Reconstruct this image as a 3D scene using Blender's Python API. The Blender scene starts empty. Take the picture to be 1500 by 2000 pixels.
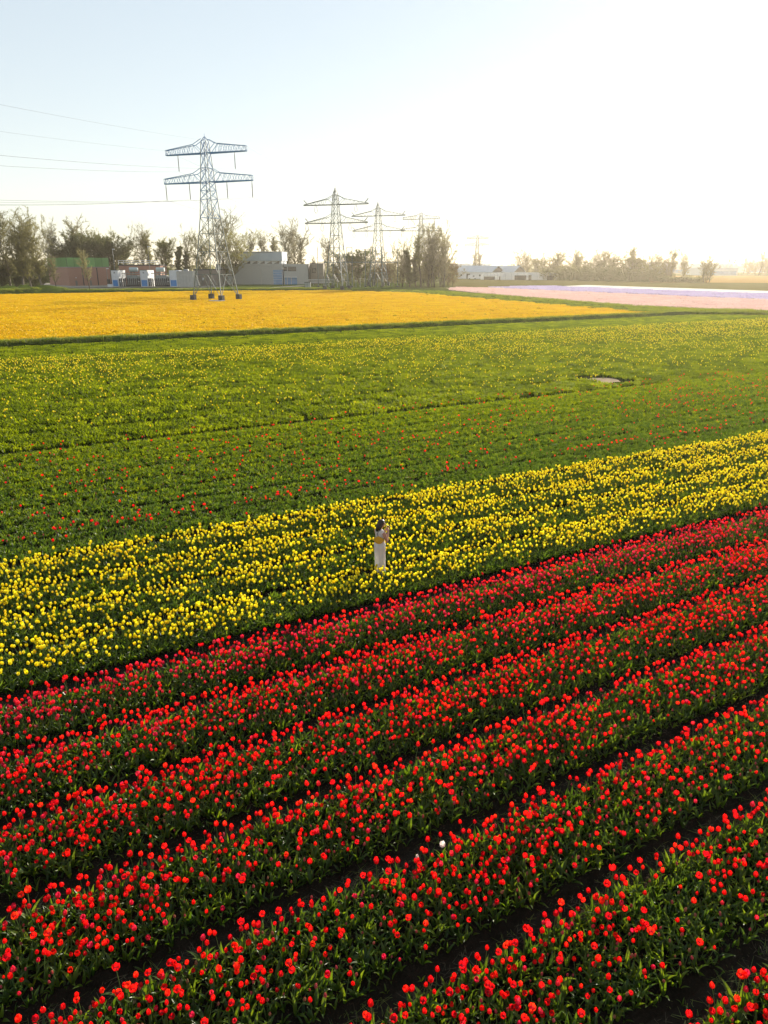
import bpy, math, random
import numpy as np
from mathutils import Vector, Matrix, Euler

sc = bpy.context.scene
COL = sc.collection
R = math.radians
rng = random.Random(7)

# ------------------------------------------------------------------ camera
F, HZ, CAMH = 1387.0, 518.0, 8.3            # focal length and horizon in pixels of the 1500 x 2000 photograph
PITCH = math.atan((1000 - HZ) / F)
CP, SP = math.cos(PITCH), math.sin(PITCH)
cam_d = bpy.data.cameras.new('camera')
cam = bpy.data.objects.new('camera', cam_d)
COL.objects.link(cam)
cam.location = (0, 0, CAMH)
cam.rotation_euler = (math.pi / 2 - PITCH, 0, 0)
cam_d.sensor_fit = 'VERTICAL'
cam_d.sensor_height = 24.0
cam_d.lens = 24.0 * F / 2000.0
cam_d.clip_start = 0.1
cam_d.clip_end = 9000
sc.camera = cam

# ------------------------------------------------------------------ sky, sun, exposure
SUN_AZ, SUN_EL = 27.0, 14.5
world = bpy.data.worlds.new('World')
sc.world = world
world.use_nodes = True
wn = world.node_tree
sky = wn.nodes.new('ShaderNodeTexSky')
sky.sky_type = 'NISHITA'
sky.sun_disc = False
sky.sun_elevation = R(SUN_EL)
sky.sun_rotation = R(SUN_AZ)
sky.air_density = 1.0
sky.dust_density = 0.05
sky.ozone_density = 0.6
bg = wn.nodes['Background']
bg.inputs['Strength'].default_value = 0.14
soft = wn.nodes.new('ShaderNodeGamma')                    # a pale, milky spring sky: evens out the glow
soft.inputs['Gamma'].default_value = 0.42
pale = wn.nodes.new('ShaderNodeHueSaturation')
pale.inputs['Saturation'].default_value = 0.95
pale.inputs['Value'].default_value = 1.43
wn.links.new(sky.outputs[0], soft.inputs['Color'])
wn.links.new(soft.outputs[0], pale.inputs['Color'])
wn.links.new(pale.outputs[0], bg.inputs['Color'])

sun_d = bpy.data.lights.new('sun', 'SUN')
sun_d.energy = 5.0
sun_d.angle = R(0.6)
sun_d.color = (1.0, 0.90, 0.74)
sun = bpy.data.objects.new('sun', sun_d)
COL.objects.link(sun)
sv = Vector((math.sin(R(SUN_AZ)) * math.cos(R(SUN_EL)), math.cos(R(SUN_AZ)) * math.cos(R(SUN_EL)), math.sin(R(SUN_EL))))
sun.rotation_euler = sv.to_track_quat('Z', 'Y').to_euler()
sun.location = (30, 60, 60)

sc.view_settings.view_transform = 'Standard'
sc.view_settings.look = 'None'
sc.view_settings.exposure = 1.2
sc.view_settings.gamma = 1.0
sc.view_settings.use_curve_mapping = False
sc.cycles.max_bounces = 6
sc.cycles.transparent_max_bounces = 8
sc.cycles.volume_bounces = 0
HAZE_DENSITY, HAZE_G = 0.00015, 0.65

# ------------------------------------------------------------------ geometry of the place
TH = R(28.9)                                  # direction of the tulip rows
CT, ST = math.cos(TH), math.sin(TH)
def xy(u, v):
    return u * CT - v * ST, u * ST + v * CT
def uv(x, y):
    return x * CT + y * ST, -x * ST + y * CT
def proj(X, Y, Z):
    d = Y * CP - (Z - CAMH) * SP
    if d < 0.2:
        return None
    return 750 + F * X / d, 1000 - F * (Y * SP + (Z - CAMH) * CP) / d
def gx(px, Y, Z=0.0):                         # X of what stands at depth Y under photo column px
    return (px - 750) * (Y * CP - (Z - CAMH) * SP) / F
def gz(py, Y):                                # height of what reaches photo row py at depth Y
    up = 1000 - py
    return CAMH + Y * (up * CP - F * SP) / (F * CP + up * SP)
def ground(px, py, z=0.0):
    up = 1000 - py
    t = (z - CAMH) / (up * CP - F * SP)
    return (px - 750) * t, (F * CP + up * SP) * t

# ------------------------------------------------------------------ helpers
class MB:
    """collects shapes, then links them as ONE mesh object"""
    def __init__(s):
        s.v, s.f, s.m = [], [], []
    def quad(s, a, b, c, d, m=0):
        n = len(s.v); s.v += [tuple(a), tuple(b), tuple(c), tuple(d)]; s.f.append((n, n+1, n+2, n+3)); s.m.append(m)
    def tri(s, a, b, c, m=0):
        n = len(s.v); s.v += [tuple(a), tuple(b), tuple(c)]; s.f.append((n, n+1, n+2)); s.m.append(m)
    def box(s, x0, x1, y0, y1, z0, z1, m=0):
        n = len(s.v)
        s.v += [(x0,y0,z0),(x1,y0,z0),(x1,y1,z0),(x0,y1,z0),(x0,y0,z1),(x1,y0,z1),(x1,y1,z1),(x0,y1,z1)]
        for q in ((0,3,2,1),(4,5,6,7),(0,1,5,4),(1,2,6,5),(2,3,7,6),(3,0,4,7)):
            s.f.append(tuple(n+i for i in q)); s.m.append(m)
        return s
    def tube(s, pts, rad, n=5, m=0, caps=True):
        pts = [Vector(p) for p in pts]
        if not hasattr(rad, '__len__'): rad = [rad] * len(pts)
        base = len(s.v)
        ref = None
        for i, p in enumerate(pts):
            t = (pts[min(i+1, len(pts)-1)] - pts[max(i-1, 0)])
            t = t.normalized() if t.length > 1e-9 else Vector((0,0,1))
            if ref is None:
                ref = Vector((1,0,0)) if abs(t.x) < 0.8 else Vector((0,1,0))
            a = (ref - t * ref.dot(t)).normalized(); b = t.cross(a); ref = a
            for k in range(n):
                w = 2*math.pi*(k+0.5)/n
                s.v.append(tuple(p + (a*math.cos(w) + b*math.sin(w)) * rad[i]))
        for i in range(len(pts)-1):
            for k in range(n):
                q = base+i*n; k2 = (k+1) % n
                s.f.append((q+k, q+k2, q+n+k2, q+n+k)); s.m.append(m)
        if caps:
            s.f.append(tuple(base+k for k in reversed(range(n)))); s.m.append(m)
            e = base+(len(pts)-1)*n
            s.f.append(tuple(e+k for k in range(n))); s.m.append(m)
        return s
    def bar(s, a, b, r, m=0):
        return s.tube([a, b], r, 4, m)
    def ribbon(s, a, b, w0, w1, side, m=0):
        a, b = Vector(a), Vector(b)
        s.quad(a - side*w0, a + side*w0, b + side*w1, b - side*w1, m)
    def prism(s, poly, z0, z1, m=0):
        n = len(s.v); k = len(poly)
        s.v += [(x, y, z0) for x, y in poly] + [(x, y, z1) for x, y in poly]
        s.f.append(tuple(n+i for i in reversed(range(k)))); s.m.append(m)
        s.f.append(tuple(n+k+i for i in range(k))); s.m.append(m)
        for i in range(k):
            j = (i+1) % k
            s.f.append((n+i, n+j, n+k+j, n+k+i)); s.m.append(m)
        return s
    def loft(s, rings, m=0, closed=True, caps=True):
        base = len(s.v); n = len(rings[0])
        for r in rings: s.v += [tuple(p) for p in r]
        for i in range(len(rings)-1):
            for k in range(n if closed else n-1):
                k2 = (k+1) % n; q = base+i*n
                s.f.append((q+k, q+k2, q+n+k2, q+n+k)); s.m.append(m)
        if caps:
            s.f.append(tuple(base+k for k in reversed(range(n)))); s.m.append(m)
            e = base+(len(rings)-1)*n
            s.f.append(tuple(e+k for k in range(n))); s.m.append(m)
        return s
    def mesh(s, name, mats, smooth=False):
        me = bpy.data.meshes.new(name)
        me.from_pydata(s.v, [], s.f)
        for mt in (mats if isinstance(mats, (list, tuple)) else [mats]): me.materials.append(mt)
        if any(s.m): me.polygons.foreach_set('material_index', s.m)
        if smooth: me.polygons.foreach_set('use_smooth', [True]*len(s.f))
        me.update()
        return me
    def build(s, name, mats, parent=None, smooth=False):
        return obj(name, s.mesh(name, mats, smooth), parent)

def obj(name, me, parent=None):
    o = bpy.data.objects.new(name, me)
    COL.objects.link(o)
    if parent is not None: o.parent = parent
    return o
def tag(o, label=None, cat=None, group=None, kind=None):
    if label: o['label'] = label
    if cat: o['category'] = cat
    if group: o['group'] = group
    if kind: o['kind'] = kind
    return o
def thing(name, label, cat, loc=(0,0,0), rz=0.0, group=None):
    o = bpy.data.objects.new(name, None)
    COL.objects.link(o)
    o.location = loc; o.rotation_euler = (0, 0, rz); o.empty_display_size = 0.3
    return tag(o, label, cat, group)
def copy_tree(o, parent=None, kids=None):
    c = o.copy(); COL.objects.link(c)
    if parent is not None: c.parent = parent
    for ch in list(o.children): copy_tree(ch, c)
    return c

# ------------------------------------------------------------------ materials
def nd(nt, t, **kw):
    n = nt.nodes.new(t)
    for k, v in kw.items(): setattr(n, k, v)
    return n
def mat(name, col, rough=0.8, spec=0.3, var=None, scale=8.0, detail=4.0, bump=0.0, metal=0.0, bscale=None, dirt=None):
    m = bpy.data.materials.new(name); m.use_nodes = True
    nt = m.node_tree; b = nt.nodes['Principled BSDF']
    b.inputs['Roughness'].default_value = rough
    b.inputs['Specular IOR Level'].default_value = spec
    b.inputs['Metallic'].default_value = metal
    b.inputs['Base Color'].default_value = (*col, 1)
    if var or bump:
        tc = nd(nt, 'ShaderNodeTexCoord')
    if var:
        no = nd(nt, 'ShaderNodeTexNoise'); no.inputs['Scale'].default_value = scale; no.inputs['Detail'].default_value = detail
        no.inputs['Roughness'].default_value = 0.65
        nt.links.new(tc.outputs['Object'], no.inputs['Vector'])
        cr = nd(nt, 'ShaderNodeValToRGB')
        cr.color_ramp.elements[0].position = 0.32; cr.color_ramp.elements[1].position = 0.68
        cr.color_ramp.elements[0].color = (*var, 1); cr.color_ramp.elements[1].color = (*col, 1)
        nt.links.new(no.outputs['Fac'], cr.inputs['Fac'])
        nt.links.new(cr.outputs['Color'], b.inputs['Base Color'])
    if bump:
        n2 = nd(nt, 'ShaderNodeTexNoise'); n2.inputs['Scale'].default_value = bscale or scale*3; n2.inputs['Detail'].default_value = 5
        nt.links.new(tc.outputs['Object'], n2.inputs['Vector'])
        bp = nd(nt, 'ShaderNodeBump'); bp.inputs['Strength'].default_value = bump; bp.inputs['Distance'].default_value = 0.1
        nt.links.new(n2.outputs['Fac'], bp.inputs['Height']); nt.links.new(bp.outputs['Normal'], b.inputs['Normal'])
    return m
def leafy(name, stops, trans=0.45, rough=0.45, gloss=0.06, tcol=None):
    """thin sheet: diffuse + light coming through + a little sheen; colour varies from one plant to the next"""
    m = bpy.data.materials.new(name); m.use_nodes = True
    nt = m.node_tree; nt.nodes.clear()
    out = nd(nt, 'ShaderNodeOutputMaterial')
    oi = nd(nt, 'ShaderNodeObjectInfo')
    tc = nd(nt, 'ShaderNodeTexCoord')
    no = nd(nt, 'ShaderNodeTexNoise'); no.inputs['Scale'].default_value = 3.0
    nt.links.new(tc.outputs['Object'], no.inputs['Vector'])
    ad = nd(nt, 'ShaderNodeMath', operation='MULTIPLY_ADD'); ad.inputs[1].default_value = 0.5
    nt.links.new(no.outputs['Fac'], ad.inputs[0])
    hf = nd(nt, 'ShaderNodeMath', operation='MULTIPLY_ADD'); hf.inputs[1].default_value = 0.9; hf.inputs[2].default_value = -0.2
    nt.links.new(oi.outputs['Random'], hf.inputs[0]); nt.links.new(hf.outputs[0], ad.inputs[2])
    cr = nd(nt, 'ShaderNodeValToRGB')
    els = cr.color_ramp.elements
    while len(els) < len(stops): els.new(0.5)
    for i, (p, c) in enumerate(stops):
        els[i].position = p; els[i].color = (*c, 1)
    nt.links.new(ad.outputs[0], cr.inputs['Fac'])
    di = nd(nt, 'ShaderNodeBsdfDiffuse'); tr = nd(nt, 'ShaderNodeBsdfTranslucent')
    nt.links.new(cr.outputs['Color'], di.inputs['Color'])
    if tcol:
        mx = nd(nt, 'ShaderNodeMix', data_type='RGBA', blend_type='MULTIPLY')
        mx.inputs['Factor'].default_value = 1.0
        nt.links.new(cr.outputs['Color'], mx.inputs['A']); mx.inputs['B'].default_value = (*tcol, 1)
        nt.links.new(mx.outputs['Result'], tr.inputs['Color'])
    else:
        nt.links.new(cr.outputs['Color'], tr.inputs['Color'])
    m1 = nd(nt, 'ShaderNodeMixShader'); m1.inputs[0].default_value = trans
    nt.links.new(di.outputs[0], m1.inputs[1]); nt.links.new(tr.outputs[0], m1.inputs[2])
    gl = nd(nt, 'ShaderNodeBsdfGlossy'); gl.inputs['Roughness'].default_value = rough
    gl.inputs['Color'].default_value = (0.9, 0.9, 0.9, 1)
    m2 = nd(nt, 'ShaderNodeMixShader'); m2.inputs[0].default_value = gloss
    nt.links.new(m1.outputs[0], m2.inputs[1]); nt.links.new(gl.outputs[0], m2.inputs[2])
    nt.links.new(m2.outputs[0], out.inputs['Surface'])
    return m

M = {}
M['soil'] = mat('dark_soil', (0.026, 0.020, 0.014), 1.0, 0.0, (0.012, 0.010, 0.007), 3.0, 8, 0.9, bscale=14)
M['furrow'] = mat('furrow_soil', (0.034, 0.028, 0.020), 1.0, 0.0, (0.015, 0.012, 0.009), 2.2, 9, 1.0, bscale=11)
M['land'] = mat('farmland', (0.105, 0.115, 0.035), 0.95, 0.0, (0.06, 0.075, 0.02), 0.02, 6, 0.4, bscale=1.5)
M['green_soil'] = mat('leafy_soil', (0.040, 0.052, 0.014), 0.95, 0.0, (0.022, 0.03, 0.009), 1.2, 6, 0.8, bscale=5)
M['grass_g'] = mat('grass_ground', (0.09, 0.12, 0.025), 0.95, 0.0, (0.05, 0.075, 0.015), 0.25, 6, 0.6, bscale=2)
M['asphalt'] = mat('asphalt', (0.065, 0.062, 0.068), 0.9, 0.2, (0.045, 0.044, 0.048), 0.6, 6, 0.2)
M['paving'] = mat('pale_paving', (0.33, 0.29, 0.24), 0.9, 0.2, (0.25, 0.22, 0.18), 0.5, 5, 0.1)
M['daff_g'] = mat('yellow_crop_ground', (0.67, 0.435, 0.004), 0.95, 0.0, (0.47, 0.31, 0.006), 0.06, 8, 0.6, bscale=2.5)
M['pink_g'] = mat('pink_crop_ground', (0.68, 0.47, 0.43), 0.95, 0.0, (0.60, 0.40, 0.36), 0.12, 8, 0.5, bscale=2)
M['pale_g'] = mat('pale_pink_crop_ground', (0.80, 0.62, 0.66), 0.95, 0.0, (0.7, 0.52, 0.56), 0.15, 8, 0.5, bscale=2)
M['lilac_g'] = mat('purple_crop_ground', (0.48, 0.42, 0.58), 0.95, 0.0, (0.40, 0.32, 0.54), 0.12, 8, 0.5, bscale=2)
M['white_g'] = mat('white_crop_ground', (0.80, 0.76, 0.68), 0.95, 0.0, (0.72, 0.68, 0.58), 0.15, 8, 0.5, bscale=2)
M['olive_g'] = mat('stubble_ground', (0.15, 0.13, 0.045), 0.95, 0.0, (0.09, 0.085, 0.028), 0.08, 8, 0.5, bscale=1.5)
M['orange_g'] = mat('orange_crop_ground', (0.36, 0.22, 0.07), 0.95, 0.0, (0.28, 0.17, 0.055), 0.08, 8, 0.5, bscale=1.5)
M['sand'] = mat('sand', (0.50, 0.38, 0.25), 0.95, 0.0, (0.35, 0.27, 0.19), 1.5, 6, 0.5)

LEAF = [(0.0, (0.026, 0.058, 0.010)), (0.5, (0.058, 0.105, 0.014)), (1.0, (0.115, 0.165, 0.020))]
M['leaf'] = leafy('tulip_leaf', LEAF, 0.52, 0.38, 0.022, (2.2, 2.0, 0.35))
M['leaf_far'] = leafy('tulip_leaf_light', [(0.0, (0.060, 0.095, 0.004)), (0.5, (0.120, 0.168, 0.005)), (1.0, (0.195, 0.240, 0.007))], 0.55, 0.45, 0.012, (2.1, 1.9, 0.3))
M['grass'] = leafy('grass_blade', [(0.0, (0.07, 0.10, 0.015)), (0.5, (0.12, 0.16, 0.02)), (1.0, (0.19, 0.21, 0.03))], 0.5, 0.5, 0.03, (1.7, 1.6, 0.5))
M['straw'] = leafy('dry_straw', [(0.0, (0.07, 0.055, 0.03)), (1.0, (0.13, 0.105, 0.06))], 0.2, 0.6, 0.02)
M['stem'] = leafy('tulip_stem', [(0.0, (0.06, 0.10, 0.025)), (1.0, (0.10, 0.15, 0.035))], 0.2, 0.4, 0.05)
M['red'] = leafy('red_petal', [(0.0, (0.46, 0.004, 0.012)), (0.35, (0.74, 0.008, 0.010)), (0.7, (0.84, 0.012, 0.008)), (1.0, (0.90, 0.050, 0.012))], 0.68, 0.35, 0.03, (1.15, 1.0, 1.0))
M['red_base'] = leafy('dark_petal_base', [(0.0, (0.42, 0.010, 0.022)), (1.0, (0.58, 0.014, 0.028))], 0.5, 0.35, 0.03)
M['crimson'] = leafy('crimson_petal', [(0.0, (0.55, 0.012, 0.055)), (0.6, (0.76, 0.025, 0.060)), (1.0, (0.82, 0.025, 0.03))], 0.55, 0.35, 0.04, (1.1, 1.1, 1.2))
M['bud'] = leafy('closed_bud', [(0.0, (0.36, 0.09, 0.08)), (0.4, (0.52, 0.07, 0.09)), (0.7, (0.28, 0.17, 0.08)), (1.0, (0.6, 0.05, 0.07))], 0.4, 0.4, 0.04)
M['yellow'] = leafy('yellow_petal', [(0.0, (0.80, 0.60, 0.006)), (0.4, (0.84, 0.71, 0.010)), (1.0, (0.87, 0.79, 0.04))], 0.62, 0.35, 0.03)
M['white_petal'] = leafy('white_petal', [(0.0, (0.75, 0.62, 0.58)), (1.0, (0.82, 0.76, 0.70))], 0.5, 0.35, 0.03)
M['daff'] = leafy('daffodil_petal', [(0.0, (0.68, 0.41, 0.003)), (0.5, (0.75, 0.48, 0.004)), (1.0, (0.80, 0.56, 0.006))], 0.36, 0.5, 0.02)
M['pink_p'] = leafy('pink_petal', [(0.0, (0.66, 0.45, 0.42)), (1.0, (0.76, 0.56, 0.52))], 0.4, 0.5, 0.02)
M['lilac_p'] = leafy('purple_petal', [(0.0, (0.45, 0.38, 0.58)), (1.0, (0.54, 0.48, 0.66))], 0.4, 0.5, 0.02)
M['whitef_p'] = leafy('cream_petal', [(0.0, (0.75, 0.70, 0.62)), (1.0, (0.82, 0.78, 0.72))], 0.4, 0.5, 0.02)

M['bark'] = mat('bark', (0.13, 0.105, 0.08), 0.95, 0.1, (0.07, 0.055, 0.042), 2.0, 6, 0.6)
M['bark_pale'] = mat('pale_bark', (0.24, 0.21, 0.17), 0.95, 0.1, (0.13, 0.11, 0.09), 2.0, 6, 0.6)
M['twig_brown'] = leafy('brown_twig', [(0.0, (0.21, 0.185, 0.09)), (1.0, (0.30, 0.27, 0.13))], 0.42, 0.6, 0.02)
M['twig_grey'] = leafy('grey_twig', [(0.0, (0.20, 0.18, 0.12)), (1.0, (0.30, 0.27, 0.18))], 0.4, 0.6, 0.02)
M['bud_green'] = leafy('spring_leaf', [(0.0, (0.15, 0.165, 0.03)), (0.5, (0.23, 0.235, 0.04)), (1.0, (0.31, 0.30, 0.06))], 0.62, 0.5, 0.02)
M['bud_brown'] = leafy('brown_bud', [(0.0, (0.22, 0.215, 0.07)), (1.0, (0.33, 0.32, 0.11))], 0.6, 0.5, 0.02)
M['ivy'] = leafy('dark_ivy_leaf', [(0.0, (0.075, 0.09, 0.025)), (0.5, (0.12, 0.135, 0.04)), (1.0, (0.20, 0.21, 0.06))], 0.55, 0.45, 0.04)
M['gold'] = leafy('golden_leaf', [(0.0, (0.24, 0.21, 0.06)), (1.0, (0.34, 0.30, 0.09))], 0.6, 0.5, 0.02)
M['rust'] = leafy('rusty_leaf', [(0.0, (0.15, 0.08, 0.03)), (1.0, (0.25, 0.14, 0.05))], 0.4, 0.5, 0.02)
M['fresh'] = leafy('fresh_green_leaf', [(0.0, (0.08, 0.12, 0.02)), (1.0, (0.16, 0.20, 0.035))], 0.45, 0.5, 0.02)

M['steel_blue'] = mat('blue_steel', (0.03, 0.17, 0.42), 0.5, 0.4, (0.03, 0.14, 0.34), 1.0)  # plain blue base colour for the first pylon's cross arms and upper lattice
M['steel_green'] = mat('weathered_green_steel', (0.10, 0.15, 0.15), 0.55, 0.4, (0.07, 0.10, 0.10), 1.0)
M['galv'] = mat('galvanised_steel', (0.30, 0.31, 0.30), 0.5, 0.5, (0.2, 0.21, 0.2), 1.0, metal=0.3)
M['concrete_dk'] = mat('dark_concrete', (0.075, 0.08, 0.085), 0.9, 0.2, (0.05, 0.055, 0.06), 2.0)
M['concrete'] = mat('concrete', (0.34, 0.33, 0.31), 0.9, 0.2, (0.25, 0.245, 0.23), 0.8, 6)
M['concrete_lt'] = mat('pale_concrete', (0.50, 0.49, 0.46), 0.9, 0.2, (0.40, 0.39, 0.37), 0.8, 6)
M['cable'] = mat('cable', (0.06, 0.065, 0.07), 0.6, 0.3)
M['insul'] = mat('brown_insulator', (0.10, 0.085, 0.08), 0.3, 0.5)
M['white'] = mat('white_paint', (0.74, 0.75, 0.76), 0.6, 0.3, (0.62, 0.63, 0.65), 1.2, 6)
M['blue'] = mat('blue_door_paint', (0.03, 0.22, 0.55), 0.5, 0.4)
M['dark'] = mat('dark_steel', (0.035, 0.038, 0.045), 0.6, 0.3)
M['fence_dk'] = mat('dark_fence_paint', (0.045, 0.047, 0.055), 0.7, 0.3)
M['grey_metal'] = mat('grey_cladding', (0.42, 0.50, 0.57), 0.5, 0.4, (0.35, 0.43, 0.50), 0.4, 4)
M['grey_wall'] = mat('grey_brick_wall', (0.43, 0.44, 0.43), 0.9, 0.2, (0.34, 0.345, 0.34), 2.5, 8, 0.2)
M['grey_roof'] = mat('grey_roof_sheet', (0.45, 0.52, 0.58), 0.6, 0.3, (0.38, 0.44, 0.50), 0.3, 5)
M['gable'] = mat('dark_gable_boards', (0.10, 0.10, 0.10), 0.8, 0.2, (0.075, 0.075, 0.075), 1.0)
M['glass'] = mat('window_glass', (0.05, 0.06, 0.07), 0.1, 0.5)
M['glass_blue'] = mat('blue_tinted_glazing', (0.14, 0.30, 0.52), 0.25, 0.5, (0.10, 0.22, 0.42), 0.5)
M['poly'] = leafy('polytunnel_film', [(0.0, (0.78, 0.78, 0.76)), (1.0, (0.85, 0.85, 0.83))], 0.6, 0.2, 0.10)
M['green_sheet'] = leafy('green_cladding_sheet', [(0.0, (0.16, 0.40, 0.11)), (1.0, (0.25, 0.52, 0.18))], 0.6, 0.4, 0.04)
M['tank'] = mat('transformer_grey', (0.30, 0.34, 0.34), 0.5, 0.4, (0.22, 0.25, 0.25), 1.0)
M['tank_lt'] = mat('pale_green_tank', (0.40, 0.48, 0.47), 0.45, 0.4)
M['skin'] = mat('skin', (0.42, 0.22, 0.15), 0.55, 0.35)
M['hair'] = mat('dark_hair', (0.022, 0.014, 0.010), 0.45, 0.4, (0.012, 0.008, 0.006), 40)
M['dress'] = leafy('white_fabric', [(0.0, (0.86, 0.85, 0.84)), (1.0, (0.90, 0.89, 0.88))], 0.55, 0.6, 0.01)
M['bag'] = mat('mustard_leather', (0.55, 0.30, 0.02), 0.5, 0.35, (0.45, 0.24, 0.02), 12)
M['strap'] = mat('grey_strap', (0.16, 0.18, 0.18), 0.7, 0.2)
M['lip'] = mat('lips', (0.40, 0.10, 0.09), 0.5, 0.3)
M['eye'] = mat('eye', (0.03, 0.02, 0.02), 0.3, 0.5)

def brick_mat(name, c1, c2, mortar, s=1.0):
    m = bpy.data.materials.new(name); m.use_nodes = True
    nt = m.node_tree; b = nt.nodes['Principled BSDF']; b.inputs['Roughness'].default_value = 0.9
    tc = nd(nt, 'ShaderNodeTexCoord')
    br = nd(nt, 'ShaderNodeTexNoise'); br.inputs['Scale'].default_value = 4.0; br.inputs['Detail'].default_value = 9; br.inputs['Roughness'].default_value = 0.8
    mp = nd(nt, 'ShaderNodeMapping'); mp.inputs['Scale'].default_value = (1, 1, 3.5)
    nt.links.new(tc.outputs['Object'], mp.inputs[0]); nt.links.new(mp.outputs[0], br.inputs['Vector'])
    cr = nd(nt, 'ShaderNodeValToRGB')
    cr.color_ramp.elements.new(0.5)
    for e, p, c in zip(cr.color_ramp.elements, (0.3, 0.5, 0.72), (c2, c1, mortar)):
        e.position = p; e.color = (*c, 1)
    nt.links.new(br.outputs['Fac'], cr.inputs['Fac']); nt.links.new(cr.outputs['Color'], b.inputs['Base Color'])
    return m
M['brick'] = brick_mat('red_brick', (0.36, 0.185, 0.135), (0.27, 0.135, 0.10), (0.46, 0.28, 0.22))
M['brick_dk'] = brick_mat('dark_brick', (0.19, 0.165, 0.15), (0.14, 0.12, 0.11), (0.26, 0.22, 0.20))
M['brick_grey'] = brick_mat('grey_brown_brick', (0.27, 0.25, 0.22), (0.21, 0.19, 0.165), (0.34, 0.31, 0.27))
# ------------------------------------------------------------------ ground and fields
def sheet(name, pts, z, m, kind='structure', label=None):
    b = MB(); n = len(pts)
    b.v = [(x, y, z) for x, y in pts]; b.f = [tuple(range(n))]; b.m = [0]
    return tag(b.build(name, m), label, None, None, kind)
b = MB(); b.quad((-3000, -200, -0.05), (3000, -200, -0.05), (3000, 3800, -0.05), (-3000, 3800, -0.05))
tag(b.build('ground', M['land']), kind='structure')
E = lambda u, v: xy(u, v)
sheet('tulip_field_soil', [E(-60, -12), E(130, -12), E(150, 36.7), E(-60, 36.7)], 0.0, M['furrow'])
sheet('sparse_tulip_field', [E(-80, 36.7), E(150, 36.7), E(132, 60), E(122, 88), E(-80, 88)], 0.004, M['green_soil'])
yel_poly = [E(-150, 243), E(67, 243), ground(650, 568.5), ground(800, 573), ground(1000, 590), ground(1200, 607), E(106, 91.2), E(-150, 91.2)]
sheet('yellow_flower_field', yel_poly, 0.0, M['daff_g'])
bankA = [E(-150, 88), E(125, 88), ground(1500, 617), ground(1500, 609), ground(1180, 594.5), ground(1000, 579), ground(860, 566), ground(800, 562), ground(640, 562), ground(640, 568.5), ground(800, 573), ground(1000, 590), ground(1200, 607), E(106, 91.2), E(-150, 91.2)]
sheet('grass_verge', bankA, 0.002, M['grass_g'])
pink_near = [E(126, 30), ground(1500, 609), ground(1180, 594.5), ground(1000, 579), ground(875, 566)]
sheet('pink_flower_field', pink_near + [E(165, 243), E(172, 234), E(172, 20)], 0.004, M['pink_g'])
sheet('pale_pink_flower_strip', [E(172, 20), E(172, 234), E(177, 238), E(177, 20)], 0.004, M['pale_g'])
sheet('purple_flower_field', [E(177, 20), E(177, 238), E(211, 243), E(211, 20)], 0.004, M['lilac_g'])
sheet('white_flower_field', [E(211, 20), E(211, 236), E(238, 246), E(238, 20)], 0.004, M['white_g'])
sheet('stubble_field', [E(238, 20), E(238, 246), E(211, 243), E(172, 236), ground(890, 560), ground(870, 556), ground(870, 546), ground(1100, 546.5), ground(1390, 553), ground(1720, 557)], 0.0, M['olive_g'])
sheet('orange_flower_field', [ground(1270, 551.5), ground(1395, 552), ground(1760, 555), ground(1800, 538.5), ground(1260, 538.5)], 0.0, M['orange_g'])
sheet('road', [ground(60, 569.5), ground(250, 569), ground(430, 567.3), ground(430, 563), ground(380, 561.5), ground(215, 561.3), ground(60, 563)], 0.002, M['asphalt'])
sheet('yard_paving', [ground(90, 562.2), ground(215, 561), ground(300, 560.5), ground(440, 561), ground(440, 556), ground(216, 552), ground(80, 553)], 0.002, M['paving'])
sheet('lawn', [ground(430, 566.8), ground(800, 566), ground(800, 553), ground(450, 553), ground(430, 561)], 0.006, M['grass_g'])
sheet('pale_track', [ground(520, 562), ground(600, 559), ground(600, 557.5), ground(585, 557.5)], 0.012, M['paving'])

# raised banks: the steep side that faces the tulips lies in its own shade
def bank(name, path, prof, m, seed):
    r = random.Random(seed); bb = MB(); rings = []
    P = [Vector((x, y, 0)) for x, y in path]
    fine = []
    for i in range(len(P)-1):
        L = (P[i+1]-P[i]).length; n = max(1, int(L/1.6))
        for k in range(n): fine.append(P[i].lerp(P[i+1], k/n))
    fine.append(P[-1])
    for i, p in enumerate(fine):
        t = (fine[min(i+1, len(fine)-1)] - fine[max(i-1, 0)]).normalized(); nrm = Vector((-t.y, t.x, 0))
        ring = []
        s = 0.75 + 0.5*r.random()
        for (d, z) in prof:
            q = p + nrm*(d + (r.random()-0.5)*0.35*(z > 0))
            ring.append((q.x, q.y, z*s + 0.01))
        rings.append(ring)
    bb.loft(rings, closed=False, caps=False)
    return tag(bb.build(name, m, smooth=True), kind='structure')
bank('ditch_bank', [E(-90, 88.2), E(20, 88.2), E(60, 88.0), E(112, 87.6)], [(0, -0.3), (0.5, -0.02), (0.9, 0.40), (1.5, 0.42), (2.3, 0.30), (3.2, 0.0)], M['grass_g'], 3)
bank('ditch_bank', [ground(640, 566.5), ground(840, 571.5), ground(1000, 584), ground(1180, 600), ground(1330, 609), ground(1520, 613.5)], [(-4.0, 0.0), (-2.0, 0.25), (0, 0.12), (1.2, 0.35), (2.5, 0.35), (5, 0.15), (8, 0.0)], M['grass_g'], 4)
bank('ditch_bank', [ground(-40, 577.5), ground(45, 573.5), ground(130, 571)], [(0, 0.0), (1.2, 1.2), (4, 2.0), (8, 2.0), (14, 0)], M['grass_g'], 5)
bank('ditch_bank', [ground(60, 571.5), ground(250, 570.8), ground(440, 568.8), ground(640, 567.5)], [(0, 0.0), (0.6, 0.5), (1.8, 0.6), (3.0, 0.0)], M['grass_g'], 6)

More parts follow.
